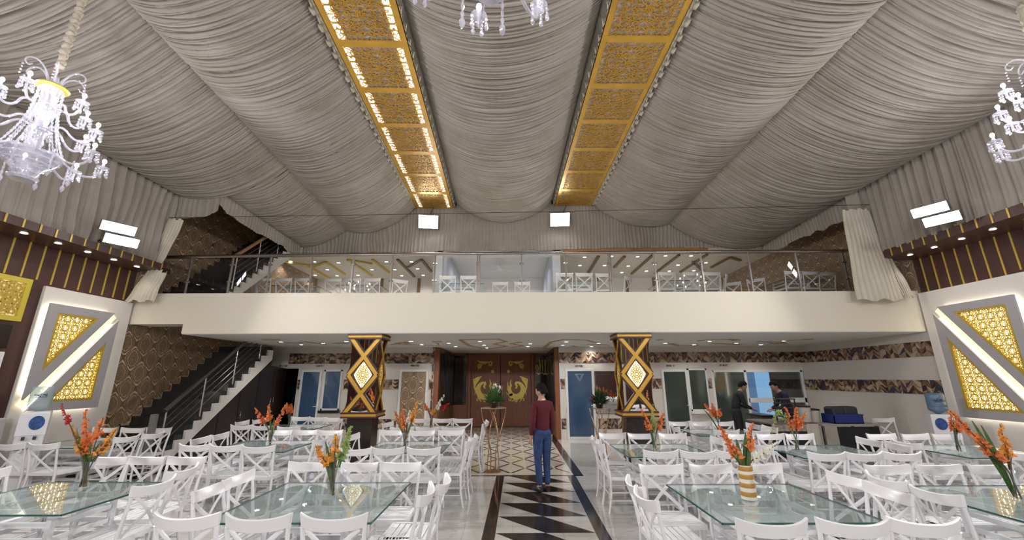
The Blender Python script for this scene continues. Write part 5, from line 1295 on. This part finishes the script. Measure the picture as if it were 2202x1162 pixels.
DB = clear('pale_bottle_plastic', (.80, .87, .90), refl=.1, body=(.55, .65, .68), bodyw=.35); DB2 = clear('blue_bottle_plastic', (.45, .6, .78), refl=.1, body=(.16, .26, .38), bodyw=.55)
dispenser(-7.72, 6.95, .75, 1.30, 'white water dispenser with blue emblem by the left light panel', 'pale upturned bottle with blue script on the left dispenser', DB)
dispenser(8.20, 8.25, -.55, 1.10, 'white water dispenser with blue emblem by the right light panel', 'blue upturned bottle on the right dispenser', DB2, -1)
tag(bx('freezer', mat('grey_enamel', (.42, .42, .44), .4), -8.32, -7.9, 6.15, 6.72, 0, 1.22, bevel=.02), 'grey cabinet standing beside the left water dispenser', 'cabinet')
# ================================================================ SERVICE TABLES AT THE BACK RIGHT
BLACKC = mat('black_cloth', (.012, .012, .014), .8)
t = thing('service_table', 'table with black skirt carrying the blue crate by the right wall', 'table', (0, 0, 0))
MB().box(7.0, 8.35, 9.75, 10.6, .72, .76).build('table_top', mat('grey_board', (.35, .33, .31), .5), t, bevel=.005)
vdrape('black_skirt', '', [(7.35, 9.78), (8.3, 9.78)], lin(.70, .70), lin(.04, .04), 61, BLACKC, f=6, amp=.03, parent=t)
for x in (7.05, 8.28):
    for y in (9.82, 10.52): MB().box(x - .02, x + .02, y - .02, y + .02, 0, .72).build('leg', STEELD, t)
t = thing('service_table', 'table in beige cloth with black opening beneath, beside the crate table', 'table', (0, 0, 0))
MB().box(5.9, 6.98, 9.85, 10.9, .74, .77).build('table_top', mat('dark_tablecloth_top', (.16, .14, .12), .7), t, bevel=.005)
vdrape('beige_cloth', '', [(6.70, 9.84), (6.98, 9.82), (6.99, 10.4)], lin(.76, .76), lin(.10, .10), 63, mat('beige_cloth', (.50, .46, .42), .8), f=5, amp=.02, parent=t)
vdrape('black_skirt', '', [(5.92, 9.86), (6.85, 9.86)], lin(.60, .60), lin(.04, .04), 64, BLACKC, f=5, amp=.02, parent=t)
MB().box(5.92, 6.85, 9.86, 9.88, .60, .74).build('front_board', mat('stone_front', (.33, .28, .24), .6, vary=.5, vscale=14), t)
# long dark counter where the two men work
t = thing('service_counter', 'dark counter where the two men prepare food', 'counter', (0, 0, 0))
MB().box(6.36, 6.76, 10.95, 11.7, .80, .85).build('counter_top', DARKW, t, bevel=.005); MB().box(6.40, 6.72, 11.0, 11.65, 0, .80).build('counter_body', mat('mottled_tile_front', (.12, .09, .08), .5, vary=.6, vscale=10), t)
# crate, buckets, rack
BLUE = mat('blue_plastic', (.010, .025, .20), .35)
t = thing('crate', 'deep blue plastic crate on the black-skirted table', 'crate', (7.68, 10.02, .762))
m = MB(); a, b, h = .33, .2, .2; m.box(-a, a, -b, b, 0, .012)
for q in ((-a, a, -b, -b + .015), (-a, a, b - .015, b), (-a, -a + .015, -b, b), (a - .015, a, -b, b)): m.box(*q, 0, h)
m.build('tub', BLUE, t); MB().box(-a - .012, a + .012, -b - .012, -b, h - .03, h).build('rim', BLUE, t)
t = thing('dark_bag', 'dark folded bags bulging out of the blue crate', 'bag', (7.68, 10.02, .776))
for dx, r in ((-.14, .16), (.14, .17)):
    MB().box(dx - r, dx + r * .95, -.15, .15, .02, .30 + r * .3).build('bag_body', mat('dark_bag_cloth', (.02, .022, .04), .5), t, bevel=.05)
BUCK = mat('off_white_plastic', (.55, .52, .46), .4)
for k, (x, y, r, h, lab) in enumerate(((6.90, 10.15, .15, .34, 'taller off-white bucket with a dark lid beside the stacked trays'), (7.20, 10.25, .13, .27, 'shorter off-white bucket next to the blue crate'))):
    t = thing('bucket', lab, 'bucket', (x, y, .772 if x < 6.98 else .762)); MB().lathe([(.001, 0), (r * .85, 0), (r, h), (.001, h)], seg=20).build('tub', BUCK, t, True)
    MB().lathe([(r * 1.05, h - .01), (r * 1.06, h + .02), (.05, h + .035), (.001, h + .035)], seg=20).build('lid', DARKW, t, True)
t = thing('tray_rack', 'dark rack of stacked trays beside the tall bucket', 'rack', (6.58, 10.3, .772))
for x in (-.16, .16):
    for y in (-.13, .13): MB().box(x - .01, x + .01, y - .01, y + .01, 0, .52).build('post', DARKW, t)
for z in (.1, .2, .3, .4, .5): MB().box(-.18, .18, -.15, .15, z, z + .02).build('tray', mat('dark_tray_metal', (.06, .055, .05), .35, .5), t)
# bundle seen through the left passage: faint blue fan
t = thing('standing_fan', 'dim bluish standing fan inside the dark passage under the stairs', 'fan', (-7.35, 14.2, 0))
NB = mat('dim_blue_plastic', (.03, .06, .16), .4)
MB().lathe([(.2, 0), (.2, .02), (.02, .04), (.02, 1.2)], seg=14).build('stand', NB, t, True); m = MB(); 
for r in (.22, .15, .08): m.tube([(r * math.cos(q), -.05, 1.35 + r * math.sin(q)) for q in np.linspace(0, 2 * PI, 22)], .008, 5)
m.build('guard', NB, t, True)
for k in range(4):
    a = k * PI / 2 + .3; MB().bar((.03 * math.cos(a), 0, 1.35 + .03 * math.sin(a)), (.19 * math.cos(a), 0, 1.35 + .19 * math.sin(a)), .01, .09, up=(0, 1, 0)).build('blade', NB, t)
# ================================================================ PEOPLE
def skinned(name, chains, m_, parent, root=0, sub=2):
    """chains: list of lists of (point, radius or (rx, ry)); a chain may start at a named joint: ('=', index)"""
    vs = []; es = []; rs = []
    for ch in chains:
        prev = None
        for it in ch:
            if it[0] == '=': prev = it[1]; continue
            vs.append(it[0]); rs.append(it[1] if isinstance(it[1], tuple) else (it[1], it[1])); i = len(vs) - 1
            if prev is not None: es.append((prev, i))
            prev = i
    me = bpy.data.meshes.new(name); me.from_pydata(vs, es, []); me.materials.append(m_); o = bpy.data.objects.new(name, me); C.objects.link(o); o.parent = parent
    md = o.modifiers.new('skin', 'SKIN'); md.use_smooth_shade = True
    if not me.skin_vertices: raise RuntimeError('no skin layer')
    for i, r in enumerate(rs): me.skin_vertices[0].data[i].radius = r
    me.skin_vertices[0].data[root].use_root = True
    s = o.modifiers.new('sub', 'SUBSURF'); s.levels = sub; s.render_levels = sub
    return o
def hand(wrist, d, palm_n, side, curl=.35):
    """five finger chains rooted in the palm; wrist, direction d, palm normal; returns chain points"""
    w = Vector(wrist); d = Vector(d).normalized(); n_ = Vector(palm_n).normalized(); s = d.cross(n_).normalized() * side
    palm = w + d * .05; out = []
    for k, (o_, L) in enumerate(((-.028, .068), (-.010, .078), (.010, .073), (.027, .058))):
        b = palm + s * o_ + d * .028; p1 = b + d * L * .45 + n_ * L * curl * .35; p2 = p1 + (d * .8 + n_ * curl * 1.1).normalized() * L * .35; p3 = p2 + (d * .5 + n_ * curl * 2).normalized() * L * .28
        out.append([(b, .0095), (p1, .0088), (p2, .0082), (p3, .0070)])
    b = w + d * .028 - s * .030; p1 = b + (d * .6 - s * .75 + n_ * .3).normalized() * .034; p2 = p1 + (d * .9 - s * .2 + n_ * .35).normalized() * .028
    out.append([(b, .012), (p1, .0098), (p2, .0085)])
    return palm, out
def head_mesh(parent, m_, c, yaw, r=.098, tilt=0):
    """egg-shaped head with brow, nose, lips, chin, ears and eyes, facing local -Y turned by yaw"""
    h = bpy.data.objects.new('head_anchor', None)
    M = Matrix.Translation(c) @ Matrix.Rotation(yaw, 4, 'Z') @ Matrix.Rotation(tilt, 4, 'X')
    mm = MB(); R, S = 22, 26; vs = []
    for i in range(R + 1):
        ph = PI * i / R; z = math.cos(ph)
        for k in range(S):
            th = 2 * PI * k / S; x = math.sin(ph) * math.cos(th); y = math.sin(ph) * math.sin(th)
            X = x * .076; Yv = y * .095; Z = z * .118
            if z < 0: X *= 1 + .35 * z * 1.0; Yv *= 1 + (.22 * z if y > 0 else .10 * z)          # jaw narrows
            f = max(0, -y)                                                                          # front of face
            nose = math.exp(-((x / .16) ** 2) - ((z + .12) / .17) ** 2) * f; Yv -= .026 * nose
            lips = math.exp(-((x / .28) ** 2) - ((z + .47) / .07) ** 2) * f; Yv -= .009 * lips
            chin = math.exp(-((x / .3) ** 2) - ((z + .78) / .14) ** 2) * f; Yv -= .012 * chin
            for ex in (-.38, .38): Yv += .012 * math.exp(-(((x - ex) / .2) ** 2) - ((z - .06) / .12) ** 2) * f
            Yv -= .007 * math.exp(-((z - .24) / .1) ** 2) * f * (1 if abs(x) < .7 else 0)
            vs.append(M @ Vector((X, Yv, Z)))
    fs = [(i * S + k, (i + 1) * S + k, (i + 1) * S + (k + 1) % S, i * S + (k + 1) % S) for i in range(R) for k in range(S)]
    mm.add(vs, fs)
    for s in (-1, 1):
        b = len(mm.v); mm.lathe([(.001, -.012), (.02, -.010), (.026, 0), (.016, .010), (.001, .006)], (0, 0, 0), 10)
        for i in range(b, len(mm.v)): v = Vector(mm.v[i]); mm.v[i] = tuple(M @ Vector((s * (.076 + v.z * .8), .012 + v.x * .7, -.008 + v.y * 1.25)))
    me = mm
    return me, M
def hair_cap(parent, M, name='hair', seed=0):
    rn = random.Random(seed); mm = MB(); R, S = 12, 26; vs = []
    for i in range(R + 1):
        for k in range(S):
            th = 2 * PI * k / S; y = math.sin(th); lim = 1.05 if y < -.3 else 1.95; lim = lim if y < -.3 or y > .25 else 1.5
            ph = lim * i / R; wob = 1 + .03 * math.sin(th * 5 + i) + .02 * rn.random()
            vs.append(M @ Vector((math.sin(ph) * math.cos(th) * .096 * wob, math.sin(ph) * y * .118 * wob + .008, math.cos(ph) * .142 * wob)))
    fs = [(i * S + k, (i + 1) * S + k, (i + 1) * S + (k + 1) % S, i * S + (k + 1) % S) for i in range(R) for k in range(S)]
    mm.add(vs, fs); o = mm.build(name, HAIR, parent, True); s = o.modifiers.new('thick', 'SOLIDIFY'); s.thickness = .012; s.offset = -1; return o
def face_marks(parent, M, skin_dark):
    mm = MB()
    for s in (-1, 1):
        mm.ball(M @ Vector((s * .029, -.083, .008)), .0085, 8, 6)
    mm.build('eyes', mat('eye_dark', (.02, .015, .012), .2), parent, True)
    mm = MB(); mm.tube([M @ Vector((x, -.0985 + abs(x) * .35, -.055)) for x in (-.02, -.01, 0, .01, .02)], .0035, 6); mm.build('mouth', mat('lips', (.30, .12, .10), .5), parent, True)
    mm = MB()
    for s in (-1, 1): mm.tube([M @ Vector((s * x, -.094 + x * .35, .030 + (.004 if x < .035 else 0))) for x in (.014, .028, .042)], .0035, 5)
    mm.build('eyebrows', HAIR, parent, True)
def person(label, loc, rz, joints, top_m, leg_m, head_c, head_yaw, head_tilt, shoe_m, hands, sleeves=True, scale=1.0, collar=None):
    t = thing('person', label, 'person', loc, rz); t.scale = (scale,) * 3
    J = joints
    # body (legs, trunk, arms, neck, hands) as one continuous surface, then the head joined into the same object
    pel = Vector(J['pelvis'])
    def body_chains(extra=0.0, what='all'):
        ch = []
        e = extra
        tr = [(J['pelvis'], (.095 + e, .080 + e)), (J['belly'], (.105 + e, .085 + e)), (J['chest'], (.125 + e, .092 + e)), (J['collar'], (.095 + e * .8, .072 + e * .8)), (J['neck'], (.055 + e * .3, .055 + e * .3))]
        if what == 'all': tr.append((J['head_base'], (.052, .052)))
        ch.append(tr)
        return ch
    # --- bare body
    vsn = body_chains(-.008, 'all'); chains = vsn
    n0 = len(vsn[0])
    for s in ('l', 'r'):
        chains.append([('=', 0), (J['hip_' + s], .072), (J['knee_' + s], .050), (J['ankle_' + s], .036), (J['toe_' + s], .034)])
    for s in ('l', 'r'):
        w = Vector(J['wrist_' + s]); el = Vector(J['elbow_' + s]); d = (w - el).normalized()
        ch = [('=', 3), (J['shoulder_' + s], .052), (J['elbow_' + s], .038), (J['wrist_' + s], (.026, .024))]
        chains.append(ch)
        hd = hands[s]; palm, fingers = hand(w, hd[0], hd[1], hd[2], hd[3] if len(hd) > 3 else .35)
        chains.append([('=', None)])
        cnt = sum(1 for c_ in chains for it in c_ if it[0] != '=')
        chains[-1] = [('=', cnt - 1), (palm, (.034, .018))]
        pi = cnt
        for f_ in fingers: chains.append([('=', pi)] + f_)
    b = skinned('body', chains, SKIN, t, 0, 1)
    # --- head
    hm, M = head_mesh(t, SKIN, head_c, head_yaw, tilt=head_tilt)
    ho = hm.build('head', SKIN, b, True); face_marks(ho, M, None); hair_cap(b, M)
    # --- clothes
    ch = [[(J['hem'], (.140, .118)), (J['belly'], (.138, .112)), (J['chest'], (.145, .112)), (J['collar'], (.110, .088)), (J['neck_low'], (.062, .060))]]
    for s in ('l', 'r'):
        w = Vector(J['wrist_' + s]); el = Vector(J['elbow_' + s]); c_ = el.lerp(w, .93)
        ch.append([('=', 3), (J['shoulder_' + s], .070), (tuple(Vector(J['shoulder_' + s]).lerp(el, .5)), .060), (J['elbow_' + s], .052), (tuple(c_), .040)])
    skinned('sweater', ch, top_m, t, 0, 2)
    ch = [[(J['pelvis'], (.138, .116)), (tuple(Vector(J['pelvis']) + Vector((0, 0, .10))), (.132, .105))]]
    for s in ('l', 'r'):
        a = Vector(J['knee_' + s]); c_ = Vector(J['ankle_' + s])
        ch.append([('=', 0), (J['hip_' + s], .100), (tuple(Vector(J['hip_' + s]).lerp(a, .5)), .086), (J['knee_' + s], .068), (tuple(a.lerp(c_, .5)), .060), (tuple(c_ + Vector((0, 0, .01))), .052)])
    skinned('trousers', ch, leg_m, t, 0, 2)
    for s in ('l', 'r'):
        a = Vector(J['ankle_' + s]); q = Vector(J['toe_' + s]); dd = (q - a); dd.z = 0; dd.normalize(); heel = a - dd * .045
        m = MB(); m.tube([(heel.x, heel.y, .045), (a.x, a.y, .052), tuple(Vector((a.x, a.y, .045)) + dd * .10), tuple(Vector((a.x, a.y, .034)) + dd * .18), tuple(Vector((a.x, a.y, .028)) + dd * .215)], [.036, .046, .045, .040, .020], 12)
        m.v = [(x, y, max(z, .0)) for x, y, z in m.v]; m.build('shoe', shoe_m, t, True)
    if collar: 
        m = MB(); c_ = Vector(J['neck_low']); m.lathe([(.062, .0), (.066, .012), (.058, .022), (.055, .01)], c_, 18); m.build('shirt_collar', collar, t, True)
    return t
SWEAT = mat('burgundy_knit', (.085, .006, .012), .85, bump=.3, bscale=150); JEANS = mat('blue_denim', (.018, .045, .135), .8, vary=.3, vscale=12, bump=.2, bscale=200)
BLKS = mat('black_sweater', (.012, .011, .014), .85); NAVY = mat('navy_sweater', (.012, .018, .045), .85); DTR = mat('dark_trousers', (.012, .012, .015), .8); SHOE = mat('black_shoe', (.012, .012, .014), .4)
# the visitor seen from behind; local -Y is his front, so he is turned by about 165 degrees
J = dict(pelvis=(0, 0, .93), hem=(0, .005, .90), belly=(0, .01, 1.10), chest=(0, .02, 1.27), collar=(0, .02, 1.40), neck_low=(0, .01, 1.455), neck=(0, .005, 1.49), head_base=(0, -.01, 1.55),
         hip_l=(.085, 0, .86), knee_l=(.085, -.01, .48), ankle_l=(.08, .03, .085), toe_l=(.10, -.12, .035), hip_r=(-.085, 0, .86), knee_r=(-.075, .0, .48), ankle_r=(-.06, .04, .085), toe_r=(-.09, -.11, .035),
         shoulder_l=(.150, .02, 1.385), elbow_l=(.195, .03, 1.10), wrist_l=(.200, -.04, .86), shoulder_r=(-.150, .02, 1.385), elbow_r=(-.195, .035, 1.10), wrist_r=(-.20, -.04, .86))
person('man seen from behind in burgundy sweater and blue jeans standing in the aisle', (.50, 7.32, 0), PI + .45, J, SWEAT, JEANS, (0, -.015, 1.60), .5, .14, SHOE,
       {'l': ((0, -.15, -1), (-1, 0, 0), 1), 'r': ((0, -.15, -1), (1, 0, 0), -1)}, collar=WHITEP, scale=.98)
# two men bending over the counter
def worker(label, loc, rz, top, tilt):
    J2 = dict(pelvis=(0, .06, .92), hem=(0, .06, .90), belly=(0, .04, 1.08), chest=(0, -.02, 1.25), collar=(0, -.08, 1.37), neck_low=(0, -.115, 1.42), neck=(0, -.13, 1.445), head_base=(0, -.17, 1.49),
              hip_l=(.085, .05, .85), knee_l=(.085, .02, .47), ankle_l=(.08, .05, .085), toe_l=(.10, -.10, .035), hip_r=(-.085, .05, .85), knee_r=(-.085, .01, .47), ankle_r=(-.08, .03, .085), toe_r=(-.10, -.12, .035),
              shoulder_l=(.17, -.06, 1.35), elbow_l=(.20, -.12, 1.08), wrist_l=(.10, -.33, .98), shoulder_r=(-.17, -.06, 1.35), elbow_r=(-.20, -.12, 1.08), wrist_r=(-.10, -.33, .98))
    person(label, loc, rz, J2, top, DTR, (0, -.215, 1.56), 0, tilt, SHOE, {'l': ((-.3, -1, -.3), (0, 0, -1), 1), 'r': ((.3, -1, -.3), (0, 0, -1), -1)})
worker('man in black clothes at the dark counter, head bowed to the right', (6.02, 11.42, 0), PI / 2 - .1, BLKS, .35)
worker('man in navy sweater bending left over the dark counter', (7.12, 11.1, 0), -PI / 2 - .1, NAVY, .5)
